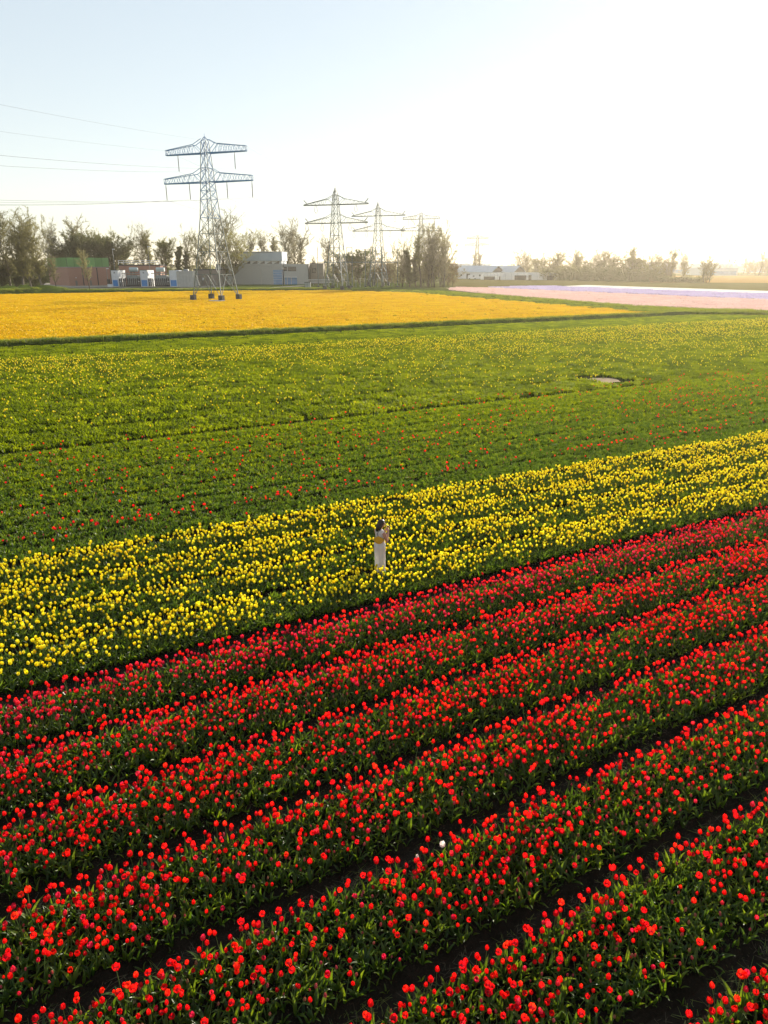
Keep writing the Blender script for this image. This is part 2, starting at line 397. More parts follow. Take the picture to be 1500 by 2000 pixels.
# raised beds for the tulip rows
PITCHB = 1.76
beds = []                                     # (far edge v, near edge v, kind)
for k in range(9): beds.append((13.85 - k*PITCHB, 13.85 - k*PITCHB - 1.30, 'red%d' % (k+1)))
for k in range(4): beds.append((21.35 - k*1.75, 21.35 - k*1.75 - (1.32 if k < 3 else 1.5), 'yellow%d' % (k+1)))
for k in range(8): beds.append((35.85 - k*1.79, 35.85 - k*1.79 - 1.47, 'green%d' % (k+1)))
for (vf, vn, kd) in beds:
    r = random.Random(int(vf*100)); rings = []
    u = -40.0
    while u < 130:
        ring = []
        for (v, z) in ((vn-0.16, -0.02), (vn, 0.07), ((vn+vf)/2, 0.10), (vf, 0.07), (vf+0.16, -0.02)):
            x, y = xy(u, v + (r.random()-0.5)*0.10)
            ring.append((x, y, z + (r.random()-0.5)*0.03*(z > 0)))
        rings.append(ring); u += 0.45 if u < 40 else 2.0
    bb = MB(); bb.loft(rings, closed=False, caps=False)
    tag(bb.build('soil_bed', M['soil'], smooth=True), kind='structure')

# ------------------------------------------------------------------ scattering for what nobody could count
def scatter(name, pts, protos, label=None):
    """pts: x, y, z, tilt x, tilt y, turn, scale, which"""
    a = np.array(pts, dtype=np.float32)
    me = bpy.data.meshes.new(name)
    me.vertices.add(len(a)); me.vertices.foreach_set('co', a[:, :3].ravel())
    at = me.attributes.new('turn', 'FLOAT_VECTOR', 'POINT'); at.data.foreach_set('vector', np.ascontiguousarray(a[:, 3:6]).ravel())
    at = me.attributes.new('size', 'FLOAT', 'POINT'); at.data.foreach_set('value', np.ascontiguousarray(a[:, 6]))
    at = me.attributes.new('which', 'INT', 'POINT'); at.data.foreach_set('value', a[:, 7].astype(np.int32))
    o = obj(name, me)
    pc = bpy.data.collections.new(name + '_kinds')
    for i, pm in enumerate(protos):
        po = bpy.data.objects.new('%s_kind_%03d' % (name, i), pm); pc.objects.link(po)
    ng = bpy.data.node_groups.new(name, 'GeometryNodeTree')
    ng.interface.new_socket('Geometry', in_out='INPUT', socket_type='NodeSocketGeometry')
    ng.interface.new_socket('Geometry', in_out='OUTPUT', socket_type='NodeSocketGeometry')
    gi, go = ng.nodes.new('NodeGroupInput'), ng.nodes.new('NodeGroupOutput')
    ci = ng.nodes.new('GeometryNodeCollectionInfo')
    ci.inputs['Collection'].default_value = pc
    ci.inputs['Separate Children'].default_value = True
    ci.inputs['Reset Children'].default_value = True
    ip = ng.nodes.new('GeometryNodeInstanceOnPoints')
    ip.inputs['Pick Instance'].default_value = True
    def attr(nm, ty):
        n = ng.nodes.new('GeometryNodeInputNamedAttribute'); n.data_type = ty; n.inputs['Name'].default_value = nm
        return next(s for s in n.outputs if s.name == 'Attribute' and s.enabled)
    e2r = ng.nodes.new('FunctionNodeEulerToRotation')
    L = ng.links.new
    L(gi.outputs[0], ip.inputs['Points']); L(ci.outputs[0], ip.inputs['Instance'])
    L(attr('which', 'INT'), ip.inputs['Instance Index'])
    L(attr('turn', 'FLOAT_VECTOR'), e2r.inputs[0]); L(e2r.outputs[0], ip.inputs['Rotation'])
    L(attr('size', 'FLOAT'), ip.inputs['Scale'])
    L(ip.outputs[0], go.inputs[0])
    md = o.modifiers.new('scatter', 'NODES'); md.node_group = ng
    return tag(o, label, None, None, 'stuff')

# ------------------------------------------------------------------ tulips
def bloom_mb(h, w, flare, r, m=0):
    b = MB()
    for k in range(6):
        a0 = k*math.pi/3 + r.uniform(-0.12, 0.12)
        inner = 0.90 if k % 2 else 1.0
        hk = h*(1.0 if k % 2 else 0.94)*r.uniform(0.94, 1.05)
        rows = []
        for t, rr, hw in ((0.0, 0.10, 0.09), (0.30, 0.46, 0.33), (0.68, 0.47 + flare*0.45, 0.33), (1.0, 0.33 + flare, 0.07)):
            rad = rr*w*inner; hwid = hw*w
            row = []
            for s in (-1, 0, 1):
                c = Vector((math.cos(a0), math.sin(a0), 0)); tn = Vector((-math.sin(a0), math.cos(a0), 0))
                p = c*(rad - (0.16*hwid if s else 0)) + tn*hwid*s
                p.z = t*hk - (0.05*hk if (s and t == 1.0) else 0)
                row.append(p)
            rows.append(row)
        base = len(b.v)
        for row in rows: b.v += [tuple(p) for p in row]
        for i in range(3):
            for j in range(2):
                q = base+i*3+j
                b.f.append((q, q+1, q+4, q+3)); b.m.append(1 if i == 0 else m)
    return b
def leaf_mb(az, L, w, rise, droop, r, m=0, n=5):
    b = MB()
    d = Vector((math.cos(az), math.sin(az), 0)); s = Vector((-math.sin(az), math.cos(az), 0))
    p = Vector((0, 0, 0)) + d*0.012
    ang = rise; tw = r.uniform(-0.5, 0.5)
    for i in range(n+1):
        t = i/n
        hw = w*0.5*max(0.03, math.sin(math.pi*(0.12 + 0.88*t)**0.85))
        sd = (s*math.cos(tw*t) + Vector((0, 0, 1))*math.sin(tw*t))
        nrm = Vector((0, 0, 1))*math.cos(ang) - d*math.sin(ang)
        fold = hw*0.45
        b.v += [tuple(p - sd*hw + nrm*fold), tuple(p), tuple(p + sd*hw + nrm*fold)]
        p = p + (d*math.cos(ang) + Vector((0, 0, 1))*math.sin(ang))*L/n
        ang -= droop/n*(0.5 + t)
    for i in range(n):
        for j in range(2):
            q = i*3+j; b.f.append((q, q+1, q+4, q+3)); b.m.append(m)
    return b
def stem_mb(h, lean, r, m=0):
    b = MB(); a = r.uniform(0, 6.28)
    pts = [(0, 0, 0), (math.cos(a)*lean*0.35, math.sin(a)*lean*0.35, h*0.55), (math.cos(a)*lean, math.sin(a)*lean, h)]
    b.tube(pts, [0.0055, 0.005, 0.004], 4, m, False)
    return b, pts[-1]
def shifted(b, p):
    o = MB(); o.v = [(x+p[0], y+p[1], z+p[2]) for x, y, z in b.v]; o.f = list(b.f); o.m = list(b.m); return o
def plant_spec(seed, bloom, petal, leaves, scale=1.0):
    r = random.Random(seed)
    parts = []
    if bloom:
        h = r.uniform(0.27, 0.37)*scale
        if bloom == 'bud': h *= 0.92
        st, top = stem_mb(h, r.uniform(0.0, 0.05), r)
        dims = {'open': (0.072, 0.058, 0.12), 'cup': (0.078, 0.054, 0.03), 'egg': (0.074, 0.048, -0.09), 'bud': (0.062, 0.031, -0.20), 'wide': (0.066, 0.064, 0.24)}[bloom]
        bl = shifted(bloom_mb(*dims, r), top)
        parts += [('bloom', bl, petal), ('stem', st, 'stem')]
    a = r.uniform(0, 6.28)
    for k in range(leaves):
        a += 2.4 + r.uniform(-0.5, 0.5)
        L = r.uniform(0.15, 0.25)*scale; w = r.uniform(0.034, 0.054)*scale
        parts.append(('leaf', leaf_mb(a, L, w, r.uniform(1.0, 1.4), r.uniform(0.5, 1.5), r), 'leaf'))
    return parts
def joined(name, parts, swap=None):
    keys, b = [], MB()
    for _n, p, k in parts:
        k = (swap or {}).get(k, k)
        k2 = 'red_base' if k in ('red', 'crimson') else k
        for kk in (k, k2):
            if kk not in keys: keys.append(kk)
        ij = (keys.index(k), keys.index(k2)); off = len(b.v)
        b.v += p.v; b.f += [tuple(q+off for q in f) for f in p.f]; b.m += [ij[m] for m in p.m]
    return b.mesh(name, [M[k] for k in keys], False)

RED_KINDS = ['open', 'cup', 'cup', 'egg', 'egg', 'wide']
specs = {
    'red': [plant_spec(100+i, k, 'red', 3 if i % 2 else 4) for i, k in enumerate(RED_KINDS)],
    'crimson': [plant_spec(130+i, k, 'crimson', 3) for i, k in enumerate(['cup', 'egg', 'egg', 'open'])],
    'bud': [plant_spec(160+i, 'bud', 'bud', 3, 0.95) for i in range(3)],
    'yellow': [plant_spec(200+i, k, 'yellow', 2) for i, k in enumerate(['cup', 'egg', 'cup', 'egg', 'open'])],
    'leaf': [plant_spec(300+i, None, None, 5, 1.02) for i in range(7)],
    'low': [plant_spec(340+i, None, None, 3, 0.72) for i in range(4)],
}
def seen(x, y, z, m=40):
    p = proj(x, y, z)
    return p is not None and -m < p[0] < 1500+m and -m < p[1] < 2000+m+60
dens = {'red1': (68, 9), 'red2': (72, 9), 'red3': (62, 10), 'red4': (54, 12), 'red5': (48, 13), 'red6': (43, 13), 'red7': (42, 13), 'red8': (42, 13), 'red9': (42, 13),
        'yellow1': (56, 0), 'yellow2': (50, 0), 'yellow3': (48, 0), 'yellow4': (50, 0)}
reds, yellows, leaves_pts = [], [], []
WOMAN = ground(742.5, 1124, 0.0)
pr_ = random.Random(11)
for (vf, vn, kd) in beds:
    step = 0.102
    nv = int((vf - vn)/step)
    patch_noise = random.Random(int(vf*77))
    ph = [patch_noise.uniform(0, 6.28) for _ in range(4)]
    u = -30.0
    while u < 110:
        u += step
        x0, y0 = xy(u, vf)
        if not seen(x0, y0, 0.3, 90): continue
        clump = 1.0 + 0.45*math.sin(u*1.3 + ph[0]) * math.sin(u*0.37 + ph[1]) + 0.25*math.sin(u*3.1 + ph[2])
        for j in range(nv + 1):
            v = vn + j*step + pr_.uniform(-0.05, 0.05)
            uu = u + pr_.uniform(-0.05, 0.05)
            if v > vf + 0.02: continue
            x, y = xy(uu, v)
            if not seen(x, y, 0.3): continue
            if kd.startswith('green') and pr_.random() < .35: continue
            if (x-WOMAN[0])**2 + (y-WOMAN[1])**2 < 0.05: continue
            z = 0.06 + 0.03*pr_.random()
            e = vf - v
            tx, ty, tz = pr_.gauss(0, 0.12), pr_.gauss(0, 0.12), pr_.uniform(0, 6.28)
            s = min(1.32, max(0.66, pr_.gauss(1.0, 0.14)))
            if kd.startswith('green'):
                p = 0.020
                if e < 0.16: p = 0.30
                if kd == 'green8' and e < 0.2: p = 0.55 if math.sin(u*0.8 + 1) + math.sin(u*0.31) > -0.3 else 0.2
                if kd in ('green7', 'green6') and e < 0.2: p = 0.12
                if kd in ('green1', 'green2', 'green3'): p *= 0.5
                if pr_.random() < p*0.9: reds.append((x, y, z, tx, ty, tz, s*1.12, 'red' if pr_.random() < 0.6 else 'bud', kd))
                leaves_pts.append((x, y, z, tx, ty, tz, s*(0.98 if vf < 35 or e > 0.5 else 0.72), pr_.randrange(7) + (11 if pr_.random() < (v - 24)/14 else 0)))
                continue
            fd, bd = dens[kd]
            edge = 2.3 if e < 0.16 else (1.25 if e < 0.4 else ((0.55 if kd[0] == 'y' and kd != 'yellow4' else 0.5) if v - vn < 0.30 else 1.0))
            pf = fd*step*step*edge*clump; pb = bd*step*step*(0.5 if e < 0.16 else 1.1)
            q = pr_.random()
            if q < pf:
                if kd.startswith('yellow'): yellows.append((x, y, z, tx, ty, tz, s*1.04, 'yellow', kd))
                else:
                    crim = {'red1': 0.75, 'red2': 0.35}.get(kd, 0.12)
                    if e < 0.2: crim *= 0.35
                    reds.append((x, y, z, tx, ty, tz, s*(1.05 if e < 0.16 else 0.97), 'crimson' if pr_.random() < crim else 'red', kd))
            elif q < pf + pb:
                reds.append((x, y, z, tx, ty, tz, s, 'bud', kd))
            elif kd.startswith('red') and (v - vn < 0.12 or pr_.random() < 0.10):
                leaves_pts.append((x, y, z-0.02, tx*2, ty*2, tz, s, pr_.randrange(4) + 7))
            else:
                leaves_pts.append((x, y, z, tx, ty, tz, s, pr_.randrange(7)))
    # strays in the furrow
    u = -30.0
    while u < 70:
        u += 0.35
        x, y = xy(u + pr_.uniform(-.15, .15), vn - pr_.uniform(0.05, 0.3))
        if seen(x, y, 0.1) and pr_.random() < 0.5:
            leaves_pts.append((x, y, 0.0, pr_.gauss(0, .25), pr_.gauss(0, .25), pr_.uniform(0, 6.28), pr_.uniform(0.5, 0.85), pr_.randrange(4) + 7))

WHITE_AT = [ground(863, 1651, 0.46), ground(812, 1671, 0.44)]
reds = [p for p in reds if all((p[0]-w[0])**2 + (p[1]-w[1])**2 > 0.022 for w in WHITE_AT)]
def nearest(pl):
    inf, rest = [], []
    for p in pl:
        q = proj(p[0], p[1], p[2] + 0.40*p[6])
        (inf if q and 4 < q[0] < 1496 and q[1] < 1992 else rest).append(p)
    inf.sort(key=lambda p: p[0]**2 + p[1]**2)
    return inf[:300], inf[300:] + rest
red_near, red_rest = nearest(reds)
yel_near, yel_rest = nearest(yellows)

def mats_of(pn, mk):
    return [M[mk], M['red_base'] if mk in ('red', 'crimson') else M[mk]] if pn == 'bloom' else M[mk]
def make_tulips(plist, name, cat, group, label_of):
    protos = {}
    for p in plist:
        key = (p[7], pr_.randrange(len(specs[p[7]])))
        if key not in protos:
            root = thing(name, 'x', cat)
            for pn, mb, mk in specs[key[0]][key[1]]: mb.build(pn, mats_of(pn, mk), root)
            protos[key] = root; o = root
        else: o = copy_tree(protos[key])
        o.location = p[:3]; o.rotation_euler = p[3:6]; o.scale = (p[6],)*3
        o['label'], o['group'] = label_of(p, key[1]), group
BEDS = {'red%d' % (k+1): '%s red bed from the yellow tulips' % o for k, o in enumerate(['first', 'second', 'third', 'fourth', 'fifth', 'sixth', 'seventh', 'eighth', 'ninth'])}
BEDS.update({'yellow%d' % k: '%s yellow bed from the red tulips' % o for k, o in ((4, 'first'), (3, 'second'), (2, 'third'), (1, 'fourth'))})
FORM = {'open': 'open cupped', 'cup': 'upright cupped', 'egg': 'half closed', 'wide': 'wide open', 'bud': 'closed pinkish'}
YFORM = ['cup', 'egg', 'cup', 'egg', 'open']
CFORM = ['cup', 'egg', 'egg', 'open']
def red_label(p, i):
    f = 'bud' if p[7] == 'bud' else (RED_KINDS[i] if p[7] == 'red' else CFORM[i])
    return '%s %s tulip in the %s' % (FORM[f], 'bud of a red' if f == 'bud' else ('bright red' if p[7] == 'red' else 'crimson'), BEDS[p[8]])
make_tulips(red_near, 'red_tulip', 'red tulip', 'red tulips in the rows nearest the camera', red_label)
make_tulips(yel_near, 'yellow_tulip', 'yellow tulip', 'yellow tulips in the rows nearest the camera',
            lambda p, i: '%s yellow tulip in the %s' % (FORM[YFORM[i]], BEDS[p[8]]))
for i, (w, lb, s) in enumerate(zip(WHITE_AT, ('single open white tulip standing among red tulips beside a dark furrow', 'small pale cream tulip left of the white one at the bed edge'), (1.3, 1.05))):
    t = thing('white_tulip', lb, 'white tulip', (w[0], w[1], 0.05), 0.7*i)
    for pn, mb, mk in plant_spec(400+i, 'open' if i == 0 else 'egg', 'white_petal', 3): mb.build(pn, mats_of(pn, mk), t)
    t.scale = (s, s, s)

def stuff_tulips(name, plist, order, label):
    protos, idx = [], {}
    for k in order:
        for i, sp in enumerate(specs[k]):
            idx.setdefault(k, []).append(len(protos)); protos.append(joined(name + '_form', sp))
    pts = [(*p[:7], idx[p[7]][pr_.randrange(len(idx[p[7]]))]) for p in plist]
    return scatter(name, pts, protos, label)
stuff_tulips('red_tulips', red_rest, ['red', 'crimson', 'bud'], 'red tulips filling the rows farther back')
stuff_tulips('yellow_tulips', yel_rest, ['yellow'], 'yellow tulips filling the rows around the woman')
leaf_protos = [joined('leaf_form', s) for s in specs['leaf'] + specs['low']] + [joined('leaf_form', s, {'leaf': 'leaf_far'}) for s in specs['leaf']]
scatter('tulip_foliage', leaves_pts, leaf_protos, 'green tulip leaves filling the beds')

# straw and short weeds in the furrows
straw = []
for k in range(2):
    b = MB(); r = random.Random(900+k)
    for i in range(26):
        a = r.uniform(0, 6.28); x, y = r.uniform(-.2, .2), r.uniform(-.2, .2); L = r.uniform(.06, .2)
        d = Vector((math.cos(a), math.sin(a), r.uniform(-.05, .25)))
        b.ribbon(Vector((x, y, 0.012)), Vector((x, y, 0.012)) + d*L, .0035, .001, Vector((-math.sin(a), math.cos(a), 0)))
    straw.append(b.mesh('straw_form', M['straw'] if k else M['grass']))
pts = []
for (vf, vn, kd) in beds:
    if not kd.startswith('red'): continue
    for i in range(150):
        x, y = xy(pr_.uniform(-8, 22), vn - pr_.uniform(-0.05, 0.45))
        if seen(x, y, 0): pts.append((x, y, 0.0, 0, 0, pr_.uniform(0, 6.28), pr_.uniform(.6, 1.3), pr_.randrange(2)))
scatter('furrow_grass', pts, straw, 'dry straw and thin grass lying in the furrows')

# leafy patches for the wide green field, one metre each, with few yellow flowers
def leaf_patch(seed, size, n, mk, hmin, hmax, w):
    b = MB(); r = random.Random(seed)
    for i in range(n):
        x, y = r.uniform(-.5, .5)*size, r.uniform(-.5, .5)*size
        a = r.uniform(0, 6.28)
        for k in range(3):
            a += 2.1 + r.uniform(-.4, .4)
            d = Vector((math.cos(a), math.sin(a), 0)); s = Vector((-math.sin(a), math.cos(a), 0))
            h = r.uniform(hmin, hmax); ww = w*r.uniform(.7, 1.2)
            p0 = Vector((x, y, 0)); p1 = p0 + d*h*0.25 + Vector((0, 0, h*0.65)); p2 = p0 + d*h*r.uniform(.5, .8) + Vector((0, 0, h*r.uniform(.75, 1.05)))
            q = len(b.v)
            b.v += [tuple(p0 - s*ww*.3), tuple(p0 + s*ww*.3), tuple(p1 + s*ww*.5), tuple(p1 - s*ww*.5), tuple(p2)]
            b.f += [(q, q+1, q+2, q+3), (q+3, q+2, q+4)]; b.m += [0, 0]
    return b.mesh('leaf_patch', M[mk])
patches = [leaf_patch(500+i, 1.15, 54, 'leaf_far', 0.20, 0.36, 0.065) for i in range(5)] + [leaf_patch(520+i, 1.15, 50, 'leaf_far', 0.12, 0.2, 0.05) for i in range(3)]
pts = []
v = 36.40
while v < 88:
    u = -40.0 if v > 36.9 else 44.0
    while u < 135:
        x, y = xy(u + pr_.uniform(-.2, .2), v + pr_.uniform(-.12, .12))
        if seen(x, y, 0.2, 50) and not (39.0 < u < 42.4 and 37.9 < v < 41.3) and u < 121 - (v-88)*0.45:
            low = v > 73 + 1.5*math.sin(u*.2)
            row = 1.0 - 0.22*(math.sin(v*3.49) > 0.75)
            pts.append((x, y, 0.0, 0, 0, pr_.randrange(4)*1.5708 + pr_.gauss(0, .2), row*pr_.uniform(.78, 1.18), (pr_.randrange(3)+5) if low else pr_.randrange(5)))
        u += 1.0
    v += 1.0 if v > 36.9 else 0.6
scatter('tulip_leaves', pts, patches, 'wide field of green tulip leaves')
pts = []
flw = [joined('far_form', s) for s in specs['yellow'][:3]]
for i in range(26000):
    v = 37.5 + 35*pr_.random()**0.75; u = pr_.uniform(-40, 130)
    x, y = xy(u, v)
    if not seen(x, y, 0.3, 10) or u > 121 - (v-88)*0.45: continue
    right = min(1.0, max(0.0, (u-10)/60))
    keep = 0.22 + 0.55*max(0, (v-52)/20) + 0.25*right
    keep *= 0.6 + 0.8*(math.sin(u*.21 + v*.5)*math.sin(v*.33 - u*.13) > -0.15)
    if pr_.random() < keep*0.95: pts.append((x, y, 0.0, pr_.gauss(0, .1), pr_.gauss(0, .1), pr_.uniform(0, 6.28), pr_.uniform(1.2, 1.55), pr_.randrange(3)))
scatter('scattered_yellow_tulips', pts, flw, 'scattered yellow tulips flowering in the green field')

# far fields: flower heads in patches
def petal_patch(seed, size, n, mk, h, w, gk='grass'):
    b = MB(); r = random.Random(seed)
    for i in range(n):
        x, y = r.uniform(-.5, .5)*size, r.uniform(-.5, .5)*size
        a = r.uniform(0, 6.28); t = r.uniform(.2, 1.25); hh = h*r.uniform(.75, 1.15); ww = w*r.uniform(.7, 1.2)
        s = Vector((-math.sin(a), math.cos(a), 0))*ww; up = Vector((math.cos(a)*math.cos(t), math.sin(a)*math.cos(t), math.sin(t)))*ww
        c = Vector((x, y, hh)); m = 1 if r.random() < .12 else 0
        if m: c.z *= .7
        b.quad(c - s - up, c + s - up, c + s + up, c - s + up, m)
    return b.mesh('flower_patch', [M[mk], M[gk]])
def inside(poly, x, y):
    c = False; j = len(poly)-1
    for i in range(len(poly)):
        xi, yi = poly[i]; xj, yj = poly[j]
        if (yi > y) != (yj > y) and x < (xj-xi)*(y-yi)/(yj-yi)+xi: c = not c
        j = i
    return c
def fill(name, poly, step, protos, label, keep=1.0, z=0.0, lo=.9, hi=1.1):
    pts = []
    x0, x1 = min(p[0] for p in poly), max(p[0] for p in poly); y0, y1 = min(p[1] for p in poly), max(p[1] for p in poly)
    y = y0
    while y < y1:
        x = x0
        while x < x1:
            xx, yy = x + pr_.uniform(-.3, .3)*step, y + pr_.uniform(-.3, .3)*step
            if pr_.random() < keep and inside(poly, xx, yy) and seen(xx, yy, z, 30):
                pts.append((xx, yy, z, 0, 0, pr_.randrange(4)*1.5708 + pr_.gauss(0, .15), pr_.uniform(lo, hi), pr_.randrange(len(protos))))
            x += step
        y += step
    if pts: scatter(name, pts, protos, label)
FIELD = {}
fill('yellow_crop_flowers', [p for p in yel_poly], 2.6, [petal_patch(600+i, 3.0, 420, 'daff', .32, .055) for i in range(4)], 'solid sheet of orange yellow flowers around the first pylon')
fill('pink_crop_flowers', pink_near + [E(165, 243), E(172, 234), E(172, 20)], 3.4, [petal_patch(620+i, 4.0, 380, 'pink_p', .25, .07) for i in range(3)], 'pale pink flower field beyond the bank')
fill('purple_crop_flowers', [E(177, 20), E(177, 238), E(211, 243), E(211, 20)], 4.4, [petal_patch(640+i, 5.0, 380, 'lilac_p', .25, .09) for i in range(3)], 'purple flower strip across the far field')
# grass on the banks and verges
def tuft(seed, n, h, size):
    b = MB(); r = random.Random(seed)
    for i in range(n):
        x, y = r.gauss(0, .3)*size, r.gauss(0, .3)*size; a = r.uniform(0, 6.28); L = h*r.uniform(.5, 1.2)
        d = Vector((math.cos(a)*.5, math.sin(a)*.5, 1)); p = Vector((x, y, 0))
        b.tri(p + Vector((-math.sin(a), math.cos(a), 0))*.022*h/.4, p - Vector((-math.sin(a), math.cos(a), 0))*.022*h/.4, p + d*L)
    return b.mesh('grass_tuft', M['grass'])
tufts = [tuft(700+i, 70, .42, 1.0) for i in range(4)]
pts = []
for i in range(3600):
    u = pr_.uniform(-60, 112); t = pr_.random()
    v = 88.6 + 2.7*t; x, y = xy(u, v)
    z = float(np.interp(v-88.1, [0, .5, .9, 1.5, 2.3, 3.2], [0, 0, .3, .35, .25, 0]))
    if seen(x, y, z, 20): pts.append((x, y, z, 0, 0, pr_.uniform(0, 6.28), pr_.uniform(.35, 1.0), pr_.randrange(4)))
path = [ground(640, 566.5), ground(840, 571.5), ground(1000, 584), ground(1180, 600), ground(1330, 609), ground(1520, 613.5)]
for i in range(len(path)-1):
    a, c = Vector(path[i]), Vector(path[i+1]); n = Vector((-(c-a).y, (c-a).x)).normalized()
    for k in range(int((c-a).length*14)):
        d = pr_.uniform(-5, 8); p = a.lerp(c, pr_.random()) + n*d
        z = float(np.interp(d, [-4, -2, 0, 1.2, 2.5, 5, 8], [0, .1, .1, .25, .25, .1, 0]))
        pts.append((p.x, p.y, z, 0, 0, pr_.uniform(0, 6.28), pr_.uniform(.5, 1.2), pr_.randrange(4)))
for (a, c, n, zz) in ((ground(-40, 577), ground(130, 570), 900, .9), (ground(60, 571), ground(640, 567), 1500, .3), (ground(1240, 613), ground(1500, 616), 700, 0)):
    a, c = Vector(a), Vector(c); nn = Vector((-(c-a).y, (c-a).x)).normalized()
    for k in range(n):
        p = a.lerp(c, pr_.random()) + nn*pr_.uniform(.3, 7)*(.4 if zz == .3 else 1)
        pts.append((p.x, p.y, zz*pr_.uniform(.4, 1.3), 0, 0, pr_.uniform(0, 6.28), pr_.uniform(.8, 2.0), pr_.randrange(4)))
scatter('bank_grass', pts, tufts, 'rough grass on the ditch banks')
# bare sandy hollow in the green field
b = MB(); r = random.Random(5); ring = []
for k in range(18):
    a = k/18*6.283; x, y = xy(40.7 + 1.5*math.cos(a)*r.uniform(.75, 1.15), 39.6 + 1.3*math.sin(a)*r.uniform(.7, 1.15)); ring.append((x, y, 0.02))
b.v = ring; b.f = [tuple(range(18))]; b.m = [0]
tag(b.build('sandy_ground', M['sand']), kind='structure')
b = MB(); ring = []
for k in range(14):
    a = k/14*6.283; p = ground(424 + 17*math.cos(a), 590.5 + 1.2*math.sin(a)); ring.append((p[0], p[1], 0.4))
b.v = ring; b.f = [tuple(range(14))]; b.m = [0]
tag(b.build('pale_ground', M['paving']), kind='structure')
# ------------------------------------------------------------------ buildings at the far side of the yellow field
def frame(px, Y, rz):
    return (gx(px, Y), Y, 0.0), rz
def solve_len(px0, Y0, ang, px1):
    """length of a wall that starts under photo column px0 at depth Y0, runs along ang and ends under px1"""
    x0 = gx(px0, Y0); lo, hi = 0.0, 200.0
    s = 1 if px1 > px0 else -1
    for _ in range(60):
        m = (lo+hi)/2; x, y = x0 + math.cos(ang)*m, Y0 + math.sin(ang)*m
        if (proj(x, y, 0)[0] - px1)*s < 0: lo = m
        else: hi = m
    return lo
# brick hall with green cladding
Y = 318
L1 = solve_len(137, Y, R(40), 218)
t = thing('brick_hall', 'red brick hall with see-through green cladding along its roof edge', 'building', (gx(137, Y), Y, 0), R(40))
L2 = solve_len(137, Y, R(130), 98); hb = gz(522.5, Y); hg = gz(503, Y)
b = MB(); b.box(0, L1, 0, L2, 0, hb); b.build('wall', M['brick'], t)
b = MB(); b.box(-.15, L1+.15, -.15, L2+.15, hb, hb+.25); b.build('coping', M['concrete'], t)
n = 6
for k in range(n):
    b = MB(); b.box(L1*k/n+.05, L1*(k+1)/n-.05, 0.1, .18, hb+.28, hg); b.build('cladding_panel', M['green_sheet'], t)
for k in range(4):
    b = MB(); b.box(0.1, .18, L2*k/4+.15, L2*(k+1)/4-.05, hb+.28, hg); b.build('cladding_panel', M['green_sheet'], t)
for k in range(n+1):
    b = MB(); b.box(L1*k/n-.06, L1*k/n+.06, .2, .32, hb+.25, hg+.15); b.build('cladding_post', M['dark'], t)
for fx in (.33, .68):
    b = MB(); b.box(L1*fx-.18, L1*fx+.18, -.12, 0, 0, hb-.1); b.build('downpipe', M['dark'], t)
for fx in (.16, .5):
    b = MB(); b.box(L1*fx-.45, L1*fx+.45, -.04, 0.0, 0, 2.1); d = b.build('door', M['brick_dk'], t)
    b = MB(); b.box(L1*fx-.12, L1*fx+.12, -.25, -.04, 3.1, 3.4); b.build('wall_lamp', M['white'], t)
# low brick annex with white rail
Y2 = 322
xa, xb = gx(218, Y2), gx(300, Y2)
t = thing('brick_annex', 'low red brick annex with white roof railing right of the brick hall', 'building', (xa+1.2, Y2+8, 0))
hz_ = gz(519, Y2)
b = MB(); b.box(0, (xb-xa), 0, 10, 0, hz_); b.build('wall', M['brick'], t)
b = MB(); b.box(-.2, (xb-xa)+.2, -.2, 10, hz_, hz_+.5); b.build('roof_edge', M['concrete_dk'], t)
for zz in (1.2, 2.0): 
    b = MB(); b.box(0, (xb-xa), 0, .12, hz_+zz, hz_+zz+.22); b.build('rail', M['white'], t)
for k in range(9):
    b = MB(); b.box((xb-xa)*k/8-.06, (xb-xa)*k/8+.06, .0, .12, hz_+.5, hz_+2.3); b.build('rail_post', M['white'], t)
# white towers with blue doors
Y3 = 304
H3 = gz(528, Y3)
for (p0, p1, lb) in ((220, 233, 'white panel tower with blue door next to the brick annex'), (276, 290, 'white panel tower with blue door between two transformer bays')):
    x0, x1 = gx(p0, Y3), gx(p1, Y3)
    t = thing('switch_tower', lb, 'switch tower', (x0, Y3, 0), 0, 'white switch towers')
    b = MB(); b.box(0, x1-x0, 0, 9, .0, H3); b.build('wall', M['white'], t)
    b = MB(); b.box(-.1, x1-x0+.1, -.1, 9.1, H3, H3+.2); b.build('roof', M['concrete_dk'], t)
    b = MB(); b.box(.35, x1-x0-.35, -.06, 0, .2, 2.6); d = b.build('door', M['blue'], t)
    b = MB(); b.box(x1-x0-.75, x1-x0-.6, -.12, -.06, 1.2, 1.4); b.build('handle', M['dark'], d)
    b = MB(); b.box((x1-x0)/2-.3, (x1-x0)/2+.3, -.05, 0, H3-1.1, H3-.8); b.build('vent', M['dark'], t)
x0, x1, x2 = gx(333, Y3), gx(347, Y3), gx(378, Y3)
t = thing('switch_house', 'pale concrete switch house with white front corner and blue door', 'building', (x0, Y3, 0))
b = MB(); b.box(0, x1-x0, -.3, 9, 0, H3); b.build('corner_panel', M['white'], t)
b = MB(); b.box(x1-x0+.003, x2-x0, 0, 9, 0, H3-.3); b.build('wall', M['concrete_lt'], t)
for k in range(1, 5):
    b = MB(); xx = x1-x0+(x2-x1)*k/5; b.box(xx-.04, xx+.04, -.03, 0, .2, H3-.4); b.build('panel_joint', M['concrete'], t)
b = MB(); b.box(.35, x1-x0-.2, -.36, -.3, .2, 2.6); d = b.build('door', M['blue'], t)
b = MB(); b.box(.5, .62, -.42, -.36, 1.2, 1.4); b.build('handle', M['dark'], d)
